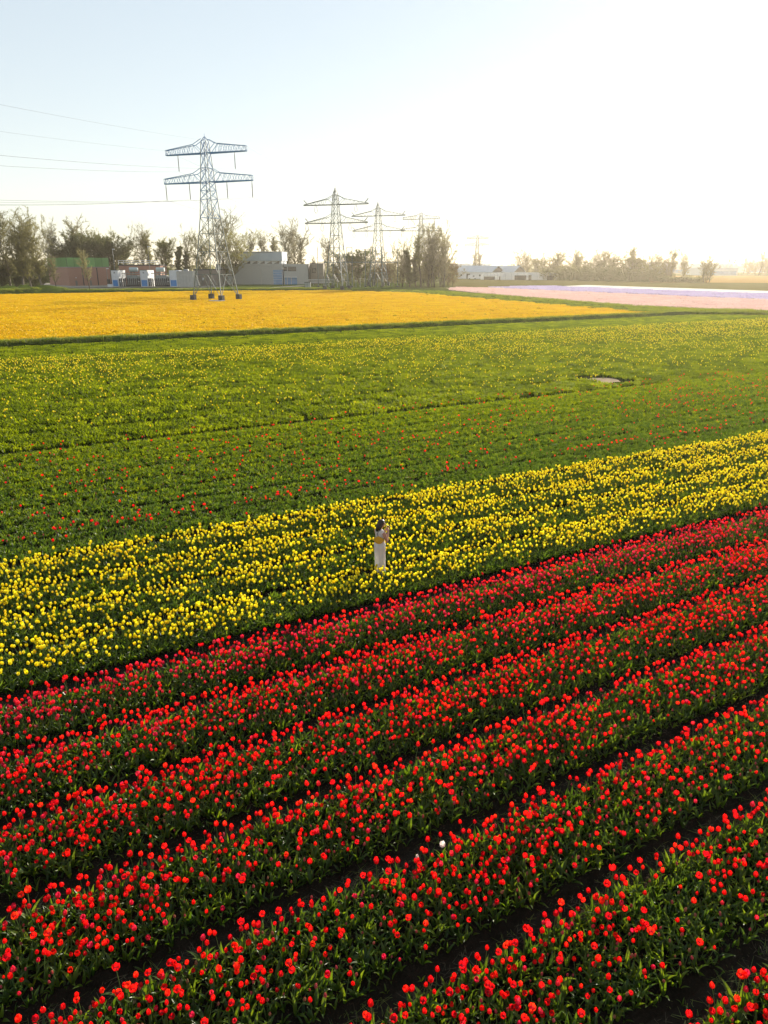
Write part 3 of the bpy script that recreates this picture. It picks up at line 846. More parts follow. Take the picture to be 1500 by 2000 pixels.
b = MB(); b.tube([((x2-x0)*.62, 4, H3-.3), ((x2-x0)*.62, 4, H3+.5)], [1.3, .9], 8); b.build('roof_cowl', M['galv'], t)
# transformers in their bays
for i, (p0, p1, lb) in enumerate(((234, 276, 'transformer with pale drum on top in the bay beside the brick annex'), (291, 333, 'transformer with long pale drum in the bay beside the concrete switch house'))):
    x0, x1 = gx(p0, Y3), gx(p1, Y3); W = x1-x0
    t = thing('transformer', lb, 'transformer', (x0, Y3+4, 0), 0, 'outdoor transformers in bays')
    b = MB(); b.box(W*.2, W*.72, 0, 3.2, .5, 4.4); b.build('tank', M['tank'], t)
    b = MB(); b.box(W*.15, W*.8, -.4, 3.6, 0, .5); b.build('plinth', M['concrete_dk'], t)
    for k in range(5):
        b = MB(); xx = W*(.74+.045*k); b.box(xx, xx+.18, .2, 2.8, 1.0, 4.0); b.build('cooling_fin', M['tank'], t)
    b = MB(); b.tube([(W*(.34-.1*i), 1.2, 6.6), (W*(.72-.1*i), 1.2, 6.6)], .85, 10); d = b.build('conservator', M['tank_lt'], t)
    b = MB(); b.box(W*.4, W*.42, 1.1, 1.3, 4.4, 6.0); b.box(W*.56, W*.58, 1.1, 1.3, 4.4, 6.0); b.build('bracket', M['dark'], d)
    for k in range(3):
        b = MB(); xx = W*(.26+.14*k); b.tube([(xx, .6, 4.4), (xx, .6, 4.7), (xx, .6, 5.9)], [.22, .16, .08], 6); b.build('bushing', M['insul'], t)
    for k in range(4):
        b = MB(); xx = W*(.03+.06*k); b.box(xx, xx+.14, -.3, -.16, 0, 6.4-.5*k); b.build('cable_riser', M['galv'], t)
    b = MB(); b.box(0, W*.9, -.35, -.1, 5.0, 5.25); b.build('cable_tray', M['galv'], t)
    f = thing('slatted_fence', ('dark slatted fence in front of the transformer beside the brick annex', 'dark slatted fence in front of the transformer beside the switch house')[i], 'fence', (x0, Y3-.4, 0), 0, 'dark slatted fences')
    nb = 11
    for k in range(nb):
        b = MB(); xx = W*(k+.5)/nb; b.box(xx-.24, xx+.24, 0, .08, .15, 3.2 + .12*(k % 2)); b.build('slat', M['fence_dk'], f)
    b = MB(); b.box(0, W, .08, .2, .6, .75); b.build('rail', M['fence_dk'], f)
    b = MB(); b.box(0, W, .08, .2, 2.5, 2.65); b.build('rail', M['fence_dk'], f)
    for xx in (.5, W-.9):
        b = MB(); b.box(xx, xx+.45, -.06, 0, 1.9, 2.25); b.build('notice_plate', M['white'], f)
# cabinet and dark kiosk before the brick hall
t = thing('switch_cabinet', 'dark upright cabinet on a white base before the brick hall', 'cabinet', (gx(214, 300), 300, 0))
b = MB(); b.box(-.6, 1.2, -.4, .4, 0, 1.1); b.build('base', M['white'], t)
b = MB(); b.box(-.6, .5, -.35, .35, 1.1, 3.0); b.build('door_panel', M['dark'], t)
# dark brick building behind the first pylon
Y4 = 316
x0, x1 = gx(380, Y4), gx(434, Y4)
t = thing('dark_brick_building', 'low dark brick building behind the legs of the first pylon', 'building', (x0, Y4, 0))
h4 = gz(527, Y4)
b = MB(); b.box(0, x1-x0, 0, 12, 0, h4); b.build('wall', M['brick_dk'], t)
b = MB(); b.box(-.2, x1-x0+.2, -.2, 12.2, h4, h4+.3); b.build('roof_edge', M['concrete_dk'], t)
b = MB(); b.box(3.6, 4.3, -.05, 0, 2.3, 3.3); b.build('notice_plate', M['white'], t)
b = MB(); b.box(.6, 1.6, -.06, 0, 0, 2.2); b.build('door', M['dark'], t)
# grey brick power building with clad upper storey
Y5 = 340
x0 = gx(424, Y5)
X = lambda p: gx(p, Y5) - x0
Zp = lambda y: gz(y, Y5)
t = thing('power_building', 'large grey brick building with steel clad upper storey and zigzag clerestory', 'building', (x0, Y5, 0))
b = MB(); b.box(X(424), X(534.5), 0, 18, 0, Zp(515)); b.build('wall', M['grey_wall'], t)
b = MB(); b.box(X(534.6), X(553), -.15, 18, Zp(527), Zp(515)); b.build('wall', M['grey_wall'], t)
b = MB(); b.box(X(534.6), X(553), -.1, 17, 0, Zp(527)-.003); g = b.build('stair_glazing', M['glass_blue'], t)
for k in range(1, 6):
    b = MB(); zz = Zp(527)*k/6; b.box(X(534.7), X(552.9), -.16, -.1, zz-.06, zz+.06); b.build('glazing_bar', M['grey_metal'], g)
b = MB(); zc0, zc1 = Zp(515)+.003, Zp(509.5)
b.box(X(468)+.3, X(553)-.3, .4, 17, zc0, zc1); b.build('clerestory', M['white'], t)
for k in range(5):
    b = MB(); xa_, xb_ = X(480 + k*14), X(480 + k*14 + 11)
    n_ = len(b.v); b.v += [(xa_, .36, zc0), (xb_, .36, zc0), (xb_, .36, zc1), (xa_, .2, zc0), (xb_, .2, zc0), (xb_, .2, zc1)]
    b.f += [(3, 4, 5), (0, 2, 1), (0, 1, 4, 3), (1, 2, 5, 4), (2, 0, 3, 5)]; b.m += [0]*5
    b.build('window', M['glass'], t)
b = MB(); b.box(X(467), X(533.5), -.2, 17.6, zc1+.003, Zp(493)); b.build('upper_cladding', M['grey_metal'], t)
b = MB(); b.box(X(533.7), X(553.4), -.45, 17.6, zc1+.003, Zp(492.5)); b.build('upper_cladding', M['grey_roof'], t)
b = MB(); b.box(X(466), X(554), -.6, 18, Zp(492.3), Zp(491.3)); b.build('roof', M['grey_roof'], t)
b = MB(); b.box(X(511)-.1, X(511)+.1, -.25, 0, 0, Zp(527)); b.build('downpipe', M['concrete_lt'], t)
# lower office wing
t = thing('office_wing', 'two storey grey brick wing with dark band windows and blue shutter door', 'building', (gx(554, Y5), Y5+1, 0))
x0 = gx(554, Y5)
b = MB(); b.box(0.1, gx(603, Y5)-x0, 0, 14, 0, Zp(515.5)); b.build('wall', M['grey_wall'], t)
XX = lambda p: gx(p, Y5) - x0
for (pa, pb, ya, yb) in ((555, 561, 529, 521), (563, 579, 529.5, 521)):
    b = MB(); b.box(XX(pa), XX(pb), -.08, 0, Zp(ya), Zp(yb)); fr = b.build('window', M['dark'], t)
    b = MB(); b.box(XX(pa)+.2, XX(pb)-.2, -.12, -.08, Zp(ya)+.2, Zp(yb)-.2); b.build('pane', M['glass'], fr)
b = MB(); b.box(XX(556), XX(580), -.10, 0, 0, Zp(542)); sh = b.build('shutter_door', M['glass_blue'], t)
for pq in (561, 569):
    b = MB(); b.box(XX(pq)-.1, XX(pq)+.1, -.16, -.1, 0, Zp(542)); b.build('door_post', M['concrete_lt'], sh)
b = MB(); b.box(XX(555), XX(580.5), -.9, 0, Zp(542)+.01, Zp(540.8)); b.build('canopy_slab', M['white'], t)
b = MB(); b.box(XX(602), XX(603.4), -.1, 14, 0, Zp(515)); b.build('corner_trim', M['dark'], t)
# brown house behind the masts
Y6 = 350
t = thing('brown_house', 'pale brown brick house behind the leftmost steel mast', 'building', (gx(603.5, Y6), Y6, 0))
w = gx(632, Y6)-gx(603.5, Y6); h = gz(515, Y6)
b = MB(); b.box(.6, w, 0, 10, 0, h); b.build('wall', M['paving'], t)
b = MB(); b.box(1.6, 3.4, -.06, 0, h*.55, h*.8); fr = b.build('window', M['dark'], t)
b = MB(); b.box(1.75, 3.25, -.1, -.06, h*.57, h*.78); b.build('pane', M['glass'], fr)
b = MB(); b.box(.5, w+.1, -.1, 10.1, h, h+.25); b.build('roof', M['concrete_dk'], t)
t = thing('guard_rail', 'white guard rail running before the brown house', 'railing', (gx(603, 322), 322, 0))
w = gx(650, 322)-gx(603, 322)
for zz in (1.3, 2.2):
    b = MB(); b.box(0, w, 0, .12, zz, zz+.25); b.build('rail', M['white'], t)
for k in range(6):
    b = MB(); b.box(w*k/5-.08, w*k/5+.08, .13, .25, 0, 2.5); b.build('rail_post', M['galv'], t)
t = thing('electrical_cabinet', 'squat grey green cabinet at the end of the pale track', 'cabinet', (gx(601, 290), 290, 0))
b = MB(); b.box(-1.1, 1.1, -.6, .6, 0, 2.0); b.build('housing', M['steel_green'], t)
b = MB(); b.box(-1.2, 1.2, -.7, .7, 2.0, 2.15); b.build('roof', M['dark'], t)
for s in (-1, 1):
    b = MB(); b.box(min(s*.05, s*1.0), max(s*.05, s*1.0), -.64, -.6, .15, 1.9); b.build('door', M['tank'], t)
# lamp posts
for (p, Yl, yt, lb) in ((228, 312, 487, 'tall floodlight pole rising beside the annex railing'), (296, 318, 482, 'tall thin pole rising behind the right hand transformer'), (212, 308, 525, 'short lamp post before the annex brick wall'), (552, 322, 524, 'lamp post standing before the glazed stair of the grey building')):
    hh = gz(yt, Yl)
    t = thing('lamp_post', lb, 'lamp post', (gx(p, Yl), Yl, 0), 0, 'lamp posts around the yard')
    b = MB(); b.tube([(0, 0, 0), (0, 0, hh)], [.14, .08], 6); b.build('pole', M['galv'], t)
    b = MB(); b.box(-.1, .8, -.15, .15, hh-.05, hh+.2); b.build('lamp_head', M['white'], t)
# steel masts, portals, beam and posts of the substation
Ym = 300
lbs = ['single steel mast at the left end of the long overhead beam', 'thick dark steel mast carrying the overhead beam', 'steel mast at the right end of the beam beside the bare copse']
for (p, yt, r_, lb) in ((622, 483, .17, lbs[0]), (746, 481, .3, lbs[1]), (776.5, 486, .17, lbs[2])):
    t = thing('steel_mast', lb, 'mast', (gx(p, Ym), Ym, 0), 0, 'tall steel masts')
    hh = gz(yt, Ym)
    b = MB(); b.tube([(0, 0, 0), (0, 0, hh)], [r_, r_*.75], 6); b.build('pole', M['steel_green'], t)
    b = MB(); b.box(-.5, .5, -.5, .5, 0, .5); b.build('footing', M['concrete_dk'], t)
    b = MB(); b.tube([(0, 0, hh), (0, 0, hh+.8)], [.07, .03], 4); b.build('tip_rod', M['galv'], t)
for (pa, pb, yt, lb) in ((678.5, 688.5, 482.5, 'twin mast portal with crossbar, left of the round green tree'), (714, 723.5, 486, 'twin mast portal with crossbar, right of the round green tree')):
    xa, xb = gx(pa, Ym), gx(pb, Ym); hh = gz(yt, Ym)
    t = thing('mast_portal', lb, 'mast', ((xa+xb)/2, Ym, 0), 0, 'twin mast portals'); w = (xb-xa)/2
    for s in (-1, 1):
        b = MB(); b.tube([(s*w, 0, 0), (s*w, 0, hh)], [.17, .13], 6); b.build('pole', M['steel_green'], t)
        b = MB(); b.box(s*w-.4, s*w+.4, -.4, .4, 0, .4); b.build('footing', M['concrete_dk'], t)
    b = MB(); b.box(-w, w, -.06, .06, hh-.25, hh-.1); b.build('crossbar', M['steel_green'], t)
t = thing('overhead_beam', 'thin horizontal beam strung between the steel masts', 'beam', (gx(622, Ym), Ym+.4, gz(512, Ym)))
w = gx(776.5, Ym)-gx(622, Ym)
b = MB(); b.box(0, w, -.06, .06, -.14, .14); b.build('beam_rail', M['steel_green'], t)
for k in range(6):
    b = MB(); xx = w*(k+.5)/6; b.tube([(xx, 0, -.14), (xx, 0, -1.5)], [.09, .05], 4); b.build('hanging_insulator', M['insul'], t)
r = random.Random(21)
ORD = 'first second third fourth fifth sixth seventh eighth ninth tenth eleventh twelfth thirteenth fourteenth fifteenth last'.split()
for k in range(16):
    p = 634 + k*8.7 + r.uniform(-1.5, 1.5); Yp = 296 + r.uniform(0, 24)
    t = thing('insulator_post', '%s short insulator post from the left among the substation masts' % ORD[k], 'post', (gx(p, Yp), Yp, 0), 0, 'short insulator posts in the substation')
    hh = r.uniform(2.2, 3.6)
    b = MB(); b.box(-.12, .12, -.12, .12, 0, hh); b.build('stand', M['galv'], t)
    b = MB(); b.tube([(0, 0, hh), (0, 0, hh+1.1)], [.2, .1], 6); b.build('insulator', M['insul'], t)
    b = MB(); b.box(-.6, .6, -.1, .1, hh-.3, hh-.12); b.build('bracket', M['galv'], t)

# barns, polytunnels, van, far greenhouses
def barn(px, Y, W, L, rz, yr, ye, lb):
    t = thing('barn', lb, 'barn', (gx(px, Y), Y, 0), rz, 'grey roofed barns')
    hr, he = gz(yr, Y), gz(ye, Y)
    b = MB(); b.prism([(-W/2, 0), (W/2, 0), (W/2, L), (-W/2, L)], 0, he); b.build('wall', M['white'], t)
    b = MB(); b.v = [(-W/2, -.05, he), (W/2, -.05, he), (0, -.05, hr-.15), (-W/2, .2, he), (W/2, .2, he), (0, .2, hr-.15)]
    b.f = [(0, 1, 2), (3, 5, 4), (0, 3, 4, 1), (1, 4, 5, 2), (2, 5, 3, 0)]; b.m = [0]*5; b.build('gable', M['gable'], t)
    for s in (-1, 1):
        b = MB(); a0, a1 = (s*(W/2+.5), he-.15), (0, hr)
        b.v = [(a0[0], -.4, a0[1]), (a1[0], -.4, a1[1]), (a1[0], L+.4, a1[1]), (a0[0], L+.4, a0[1])]
        b.v += [(x, y, z+.22) for x, y, z in b.v]
        b.f = [(0, 1, 2, 3), (7, 6, 5, 4), (0, 4, 5, 1), (1, 5, 6, 2), (2, 6, 7, 3), (3, 7, 4, 0)]; b.m = [0]*6
        b.build('roof', M['grey_roof'], t)
    return t, he
t, he = barn(972, 482, 16, 27, R(52), 519.5, 531.5, 'grey roofed barn with white side wall, left of the two')
b = MB(); b.box(-8.06, -8.0, 16, 18.6, 0, 3.2); b.build('door', M['gable'], t)
b = MB(); b.box(-8.06, -8.0, 8, 9.2, 1.6, 2.6); b.build('window', M['glass'], t)
b = MB(); b.box(-8.06, -8.0, 22, 23.2, 1.6, 2.6); b.build('window', M['glass'], t)
barn(1014, 486, 16, 24, R(52), 519.5, 531.5, 'grey roofed barn behind the polytunnels, right of the two')
def tunnel(pa, pb, Y, D, h, lb, openings):
    xa, xb = gx(pa, Y), gx(pb, Y); L = xb-xa
    t = thing('polytunnel', lb, 'polytunnel', (xa, Y, 0), 0, 'white polytunnels')
    b = MB(); rings = []
    for x in (0, L*.02, L*.06, L*.94, L*.98, L):
        s = {0: .55, L: .55, L*.02: .85, L*.98: .85}.get(x, 1.0)
        rings.append([(x, D/2 - D/2*math.cos(a*math.pi/10)*(.9+.1*s), .05 + h*s*math.sin(a*math.pi/10)**.7) for a in range(11)])
    b.loft(rings, closed=False, caps=True); b.build('film_cover', M['poly'], t, smooth=True)
    for k in range(9):
        b = MB(); x = L*(.06 + .88*k/8)
        b.tube([(x, D/2 - (D/2+.05)*math.cos(a*math.pi/10), .05 + (h+.05)*math.sin(a*math.pi/10)**.7) for a in range(11)], .06, 4); b.build('hoop', M['galv'], t)
    for (f0, f1, hh) in openings:
        b = MB(); b.box(L*f0, L*f1, -.25, .1, .0, hh); b.build('side_opening', M['dark'], t)
tunnel(942, 1002, 452, 9, 3.6, 'lower bluish polytunnel end beside the barns', [(.05, .4, 1.9), (.55, .95, 1.9)])
tunnel(980, 1093, 445, 11, gz(532.5, 445), 'long gleaming white polytunnel in front of the barns', [(.22, .42, 2.6), (.46, .51, 2.8), (.78, .9, 2.6)])
t = thing('white_van', 'white van parked beside the left barn', 'van', (gx(922, 462), 462, 0), 0)
b = MB(); b.prism([(-2.6, -1), (2.6, -1), (2.6, 1), (-2.6, 1)], .5, 1.5)
b.v += []; b.build('body', M['white'], t)
b = MB(); b.v = [(-2.5, -.95, 1.5), (1.9, -.95, 1.5), (1.3, -.9, 2.6), (-2.4, -.9, 2.6), (-2.5, .95, 1.5), (1.9, .95, 1.5), (1.3, .9, 2.6), (-2.4, .9, 2.6)]
b.f = [(0, 1, 2, 3), (7, 6, 5, 4), (1, 5, 6, 2), (0, 3, 7, 4), (3, 2, 6, 7)]; b.m = [0]*5; b.build('cab', M['white'], t)
b = MB(); b.box(.2, 1.3, -.99, -.93, 1.6, 2.3); b.build('window', M['glass'], t)
for sx in (-1.7, 1.7):
    for sy in (-1, 1):
        b = MB(); b.tube([(sx, sy*.95-.12, .4), (sx, sy*.95+.12, .4)], .4, 10); b.build('wheel', M['dark'], t)
def glasshouse(pa, pb, Y, ybase, ytop, lb, n):
    xa, xb = gx(pa, Y), gx(pb, Y); L = xb-xa; h = gz(ytop, Y)
    t = thing('greenhouse', lb, 'greenhouse', (xa, Y, 0), 0, 'far greenhouses')
    b = MB(); b.box(0, L, 0, 60, 0, h*.62); b.build('wall', M['grey_metal'], t)
    b = MB(); b.box(L*.05, L*.95, -.3, 0, .5, h*.35); b.build('glazing', M['glass_blue'], t)
    for k in range(n):
        b = MB(); x0_, x1_ = L*k/n, L*(k+1)/n
        b.v = [(x0_, -.2, h*.62+.01), (x1_, -.2, h*.62+.01), ((x0_+x1_)/2, -.2, h), (x0_, 60, h*.62+.01), (x1_, 60, h*.62+.01), ((x0_+x1_)/2, 60, h)]
        b.f = [(0, 1, 2), (3, 5, 4), (1, 4, 5, 2), (0, 2, 5, 3)]; b.m = [0]*4; b.build('roof', M['poly'], t)
glasshouse(1385, 1440, 640, 537, 514, 'long low greenhouse beyond the orange field', 6)
glasshouse(1452, 1530, 900, 530, 513, 'distant greenhouse behind the tall tree at the far edge', 8)
glasshouse(1262, 1345, 800, 530, 512, 'pale greenhouse roof showing above the hedge trees', 8)
glasshouse(880, 960, 800, 530, 514.5, 'distant greenhouse roof behind the left barn', 8)

# ------------------------------------------------------------------ pylons
PA = R(-20)
def interp(z, tab):
    return float(np.interp(z, [a for a, _ in tab], [c for _, c in tab]))
def pylon(px, Y, lb, kind, mats, thick=1.0):
    steel, arm_m = mats
    t = thing('pylon', lb, 'pylon', (gx(px, Y), Y, 0), PA, 'steel pylons of the power line')
    if kind == 1:
        tab = [(0.8, 3.95), (11.4, 2.55), (18.9, 1.70), (26.6, 1.18), (32.7, .82), (35.2, .62)]; arms = [(26.6, 11.9, (11.7, 5.1)), (32.7, 10.75, (7.6,))]; top = 35.2
        lev = [.8, 6.2, 11.4, 15.4, 18.9, 22.9, 24.8, 26.6, 29.6, 32.7, 35.2]
    else:
        tab = [(0.8, 3.3), (10, 2.2), (21.9, 1.3), (27.7, .95), (30.8, .7), (32.2, .3)]; arms = [(21.9, 11.6, (11.0, 5.2)), (27.7, 11.9, (7.4,))]; top = 32.2
        lev = [.8, 5.4, 10, 14, 18, 21.9, 24.8, 27.7, 29.4, 30.8, 32.2]
    A = lambda z: interp(z, tab)
    th = (.105 if kind == 1 else .145)*thick
    cs = ((-1, -1), (1, -1), (1, 1), (-1, 1))
    for sx, sy in cs:
        b = MB(); b.tube([(sx*A(z), sy*A(z), z) for z in lev], [th*(1.25 - .6*z/top) for z in lev], 4); b.build('leg', steel, t)
        b = MB(); w = A(.8); b.box(sx*w-.55, sx*w+.55, sy*w-.55, sy*w+.55, 0, 1.5); b.build('footing', M['concrete_dk'], t)
    for i in range(len(lev)-1):
        z0, z1 = lev[i], lev[i+1]
        b = MB()
        for q in range(4):
            (ax, ay), (bx, by) = cs[q], cs[(q+1) % 4]
            a0, a1 = A(z0), A(z1)
            P = lambda s, a, z: Vector((s[0]*a, s[1]*a, z))
            if i > 0: b.bar(P((ax, ay), a0, z0), P((bx, by), a0, z0), th*.55)
            if i < 2:
                mid = (P((ax, ay), a1, z1) + P((bx, by), a1, z1))*.5
                b.bar(P((ax, ay), a0, z0), mid, th*.6); b.bar(P((bx, by), a0, z0), mid, th*.6)
                for s_, o_ in (((ax, ay), (bx, by)), ((bx, by), (ax, ay))):
                    h_ = P(s_, (a0+a1)/2, (z0+z1)/2); b.bar(h_, P(s_, a0, z0).lerp(mid, .5), th*.4); b.bar(P(s_, a1, z1), P(s_, a0, z0).lerp(mid, .5), th*.4)
            else:
                b.bar(P((ax, ay), a0, z0), P((bx, by), a1, z1), th*.5); b.bar(P((bx, by), a0, z0), P((ax, ay), a1, z1), th*.5)
        b.build('bracing', steel if z0 < 17 else arm_m, t)
    b = MB()
    for sx, sy in cs: b.bar((sx*A(top), sy*A(top), top), (0, 0, top+1.0), th*.6)
    b.bar((0, 0, top+.9), (0, 0, top+1.6), th*.4); b.build('peak', arm_m, t)
    hooks = []
    for (z, half, ins) in arms:
        a = A(z)
        for s in (-1, 1):
            b = MB()
            kn = a + 2.1                      # the knee of the upper chord
            zt = 1.05 if kind == 1 else .25
            for sy in (-1, 1):
                tip = Vector((s*half, sy*.25, z))
                b.bar((s*a, sy*a, z), tip, th*1.25)
                knee = Vector((s*kn, sy*a*.8, z+1.9)); tp = Vector((s*half, sy*.25, z+zt))
                b.bar((s*A(z+3), sy*A(z+3), z+3), knee, th*.6); b.bar(knee, tp, th*.75); b.bar(tp, tip, th*.5)
                b.bar((s*a, sy*a, z), knee, th*.5)
                n = 6
                for k in range(n):
                    f0, f1 = k/n, (k+1)/n
                    lo0 = Vector((s*kn, sy*a*.8, z)).lerp(tip, f0); lo1 = Vector((s*kn, sy*a*.8, z)).lerp(tip, f1); up = knee.lerp(tp, (f0+f1)/2)
                    b.bar(lo0, up, th*.38); b.bar(up, lo1, th*.38)
            n = 7
            for k in range(n):
                f0 = k/n; p0 = Vector((s*a, -a, z)).lerp(Vector((s*half, -.25, z)), f0); p1 = Vector((s*a, a, z)).lerp(Vector((s*half, .25, z)), (k+1)/n)
                b.bar(p0, p1, th*.45)
            if kind == 2:
                for sy in (-1, 1): b.bar((s*(half-1.3), sy*.4, z+.3), (s*half, sy*.25, z+1.7), th*.6)
            b.build('cross_arm', arm_m, t)
            for x in ins:
                b = MB()
                if kind == 1:
                    b.tube([(s*x, 0, z), (s*x, 0, z-.7), (s*x, 0, z-3.3), (s*x, 0, z-3.6)], [th*.35, th*.9, th*.9, th*.4], 5)
                    hooks.append(((s*x, 0, z-3.6), z))
                else:
                    b.tube([(s*x, -.4, z), (s*x, -1.4, z-1.9), (s*x, 0, z-2.6), (s*x, 1.4, z-1.9), (s*x, .4, z)], th*.5, 4)
                    hooks.append(((s*x, 0, z-2.3), z))
                b.build('insulator', M['insul'], t)
    hooks.append(((-10.7, 0, arms[1][0]+1.0), 99)); hooks.append(((10.7, 0, arms[1][0]+1.0), 99))
    mw = Matrix.Translation(t.location) @ Matrix.Rotation(PA, 4, 'Z')
    return t, [mw @ Vector(h) for h, _ in hooks]
blue = (M['steel_green'], M['steel_blue']); gr = (M['steel_green'], M['steel_green'])
p1, h1 = pylon(423, 182, 'nearest and tallest pylon with blue cross arms standing in the yellow field', 1, blue, 1.1)
p2, h2 = pylon(659, 262, 'second pylon with upturned arm tips behind the grey cabinet', 2, gr, 1.0)
p3, h3 = pylon(739, 320, 'third pylon with pointed top rising behind the steel masts', 2, gr, .95)
p4, h4_ = pylon(820.5, 430, 'fourth pylon rising from behind the bare copse', 1, gr, 1.6)
p5, h5 = pylon(930, 735, 'farthest small pylon above the grey barns', 1, gr, 2.6)
def cable(a, c, sag, lb, grp, rad=.035, fade=1.0):
    pts = []
    n = 26
    for i in range(n+1):
        f = i/n*fade; p = a.lerp(c, f); p.z -= 4*sag*f*(1-f); pts.append(p)
    b = MB(); b.tube(pts, rad, 4)
    tag(b.build('power_cable', M['cable']), lb, 'power cable', grp)
names6 = ['outer left lower', 'inner left lower', 'inner right lower', 'outer right lower', 'left upper', 'right upper', 'left topmost earth', 'right topmost earth']
order = [0, 1, 3, 2, 4, 5, 6, 7]
d0 = Vector((-25.4, -80.5, 0)).normalized()*310
for i, h in enumerate(h1):
    nm = ['outer left lower', 'inner left lower', 'outer right lower', 'inner right lower', 'left upper', 'right upper', 'left topmost', 'right topmost'][i]
    cable(h, h + d0, 8.5 if i < 6 else 6.5, nm + ' cable running from the first pylon out past the left edge', 'cables left of the first pylon', .024 if i < 6 else .015, .62)
def pair(ha, hb, where, grp, sag):
    ma = sorted(ha, key=lambda v: (round(v.z), v.x)); mb_ = sorted(hb, key=lambda v: (round(v.z), v.x))
    nm = ['outer left lower', 'inner left lower', 'inner right lower', 'outer right lower', 'left upper', 'right upper', 'left topmost', 'right topmost']
    for a, c, n in zip(ma, mb_, nm): cable(a, c, sag, 'faint %s cable strung between the %s pylons' % (n, where), grp, .018)
pair(h1, h2, 'first and second', 'cables between first and second pylons', 1.2)
pair(h2, h3, 'second and third', 'cables between second and third pylons', .8)
pair(h3, h4_, 'third and fourth', 'cables between third and fourth pylons', 1.5)
# ------------------------------------------------------------------ trees
def tree_mesh(seed, H, spread, trunk_frac, n1, n2, n3, rise, leaf_n, leaf_s, twig, leafm, bark, stems=1, n4=2, low=0.25, r0=None, twig_w=.085, shape='fan', lean=0.0):
    """trunk + limbs as one mesh, twigs and leaves as another"""
    r = random.Random(seed); tb, cb = MB(), MB()
    tips = []
    r0 = r0 or H*.016
    for s_ in range(stems):
        a = r.uniform(0, 6.28); off = (Vector((math.cos(a), math.sin(a), 0))*spread*.35*math.sqrt(r.random())) if stems > 1 else Vector((0, 0, 0))
        hs = H*(1 if stems == 1 else r.uniform(.72, 1.0))
        pts = [off.copy()]; d = Vector((r.gauss(0, .06)+lean, r.gauss(0, .06), 1))
        if stems > 1: d += off*.04
        n = 7
        for i in range(n):
            d = (d + Vector((r.gauss(0, .05), r.gauss(0, .05), .1))).normalized(); pts.append(pts[-1] + d*hs*.86/n)
        rad = [r0*(1-.85*(i/n))*(1 if stems == 1 else .7) for i in range(n+1)]
        tb.tube(pts, rad, 5)
        def at(f):
            f = f*n; i = min(n-1, int(f)); return pts[i].lerp(pts[i+1], f-i), rad[i]
        for i in range(n1):
            f = low + (1-low)*(i+r.random())/n1; p, rr = at(f)
            az = i*2.4 + r.uniform(-.6, .6)
            env = {'fan': .45+.75*f, 'round': math.sin(math.pi*min(.98, max(.12, (f-low)/(1-low)*.82+.15)))*1.15, 'column': .45}[shape]
            L = spread*env*r.uniform(.65, 1.1); up = math.radians(rise + r.uniform(-12, 12) + 18*f)
            d = Vector((math.cos(az)*math.cos(up), math.sin(az)*math.cos(up), math.sin(up)))
            q = [p]; m = 4
            for k in range(m):
                d = (d + Vector((r.gauss(0, .07), r.gauss(0, .07), r.gauss(.07, .06)))).normalized(); q.append(q[-1] + d*L/m)
            tb.tube(q, [rr*.55*(1-.8*k/m) for k in range(m+1)], 4, caps=False)
            for j in range(n2):
                g = (j+.4+.5*r.random())/n2*m; k = min(m-1, int(g)); p2 = q[k].lerp(q[k+1], g-k)
                d2 = (d*.7 + Vector((r.gauss(0, .6), r.gauss(0, .6), r.gauss(.35, .4)))).normalized(); L2 = L*.42*r.uniform(.5, 1.1)
                e2 = p2 + d2*L2 + Vector((0, 0, L2*.1))
                side = Vector((r.gauss(0, 1), r.gauss(0, 1), r.gauss(0, .4))).normalized()
                cb.ribbon(p2, e2, twig_w*1.2, twig_w*.5, side)
                for l in range(n3):
                    p3 = p2.lerp(e2, r.uniform(.2, 1)); d3 = (d2*.8 + Vector((r.gauss(0, .6), r.gauss(0, .6), r.gauss(.3, .4)))).normalized(); e3 = p3 + d3*L2*r.uniform(.35, .75)
                    side = Vector((r.gauss(0, 1), r.gauss(0, 1), r.gauss(0, .4))).normalized()
                    cb.ribbon(p3, e3, twig_w*.7, twig_w*.3, side)
                    tips.append((p3, e3))
                    for w_ in range(n4):
                        p4 = p3.lerp(e3, r.uniform(.2, .95)); d4 = (d3 + Vector((r.gauss(0, .7), r.gauss(0, .7), r.gauss(.2, .5)))).normalized()
                        cb.ribbon(p4, p4 + d4*L2*r.uniform(.2, .45), twig_w*.5, twig_w*.2, Vector((r.gauss(0, 1), r.gauss(0, 1), r.gauss(0, .4))).normalized())
    if tips:
        for i in range(leaf_n):
            p3, e3 = r.choice(tips); c = p3.lerp(e3, r.uniform(.2, 1.15)) + Vector((r.gauss(0, .25), r.gauss(0, .25), r.gauss(0, .25)))*leaf_s*2.0
            a, e = r.uniform(0, 6.28), r.uniform(-1, 1); s = leaf_s*r.uniform(.55, 1.3)
            u_ = Vector((math.cos(a), math.sin(a), 0)); w_ = Vector((-math.sin(a)*math.cos(e), math.cos(a)*math.cos(e), math.sin(e)))
            cb.quad(c - u_*s*.5, c - w_*s*.35, c + u_*s*.5, c + w_*s*.35, 1)
    return tb.mesh('tree_trunk', M[bark], True), cb.mesh('tree_crown', [M[twig], M[leafm]])
G = dict
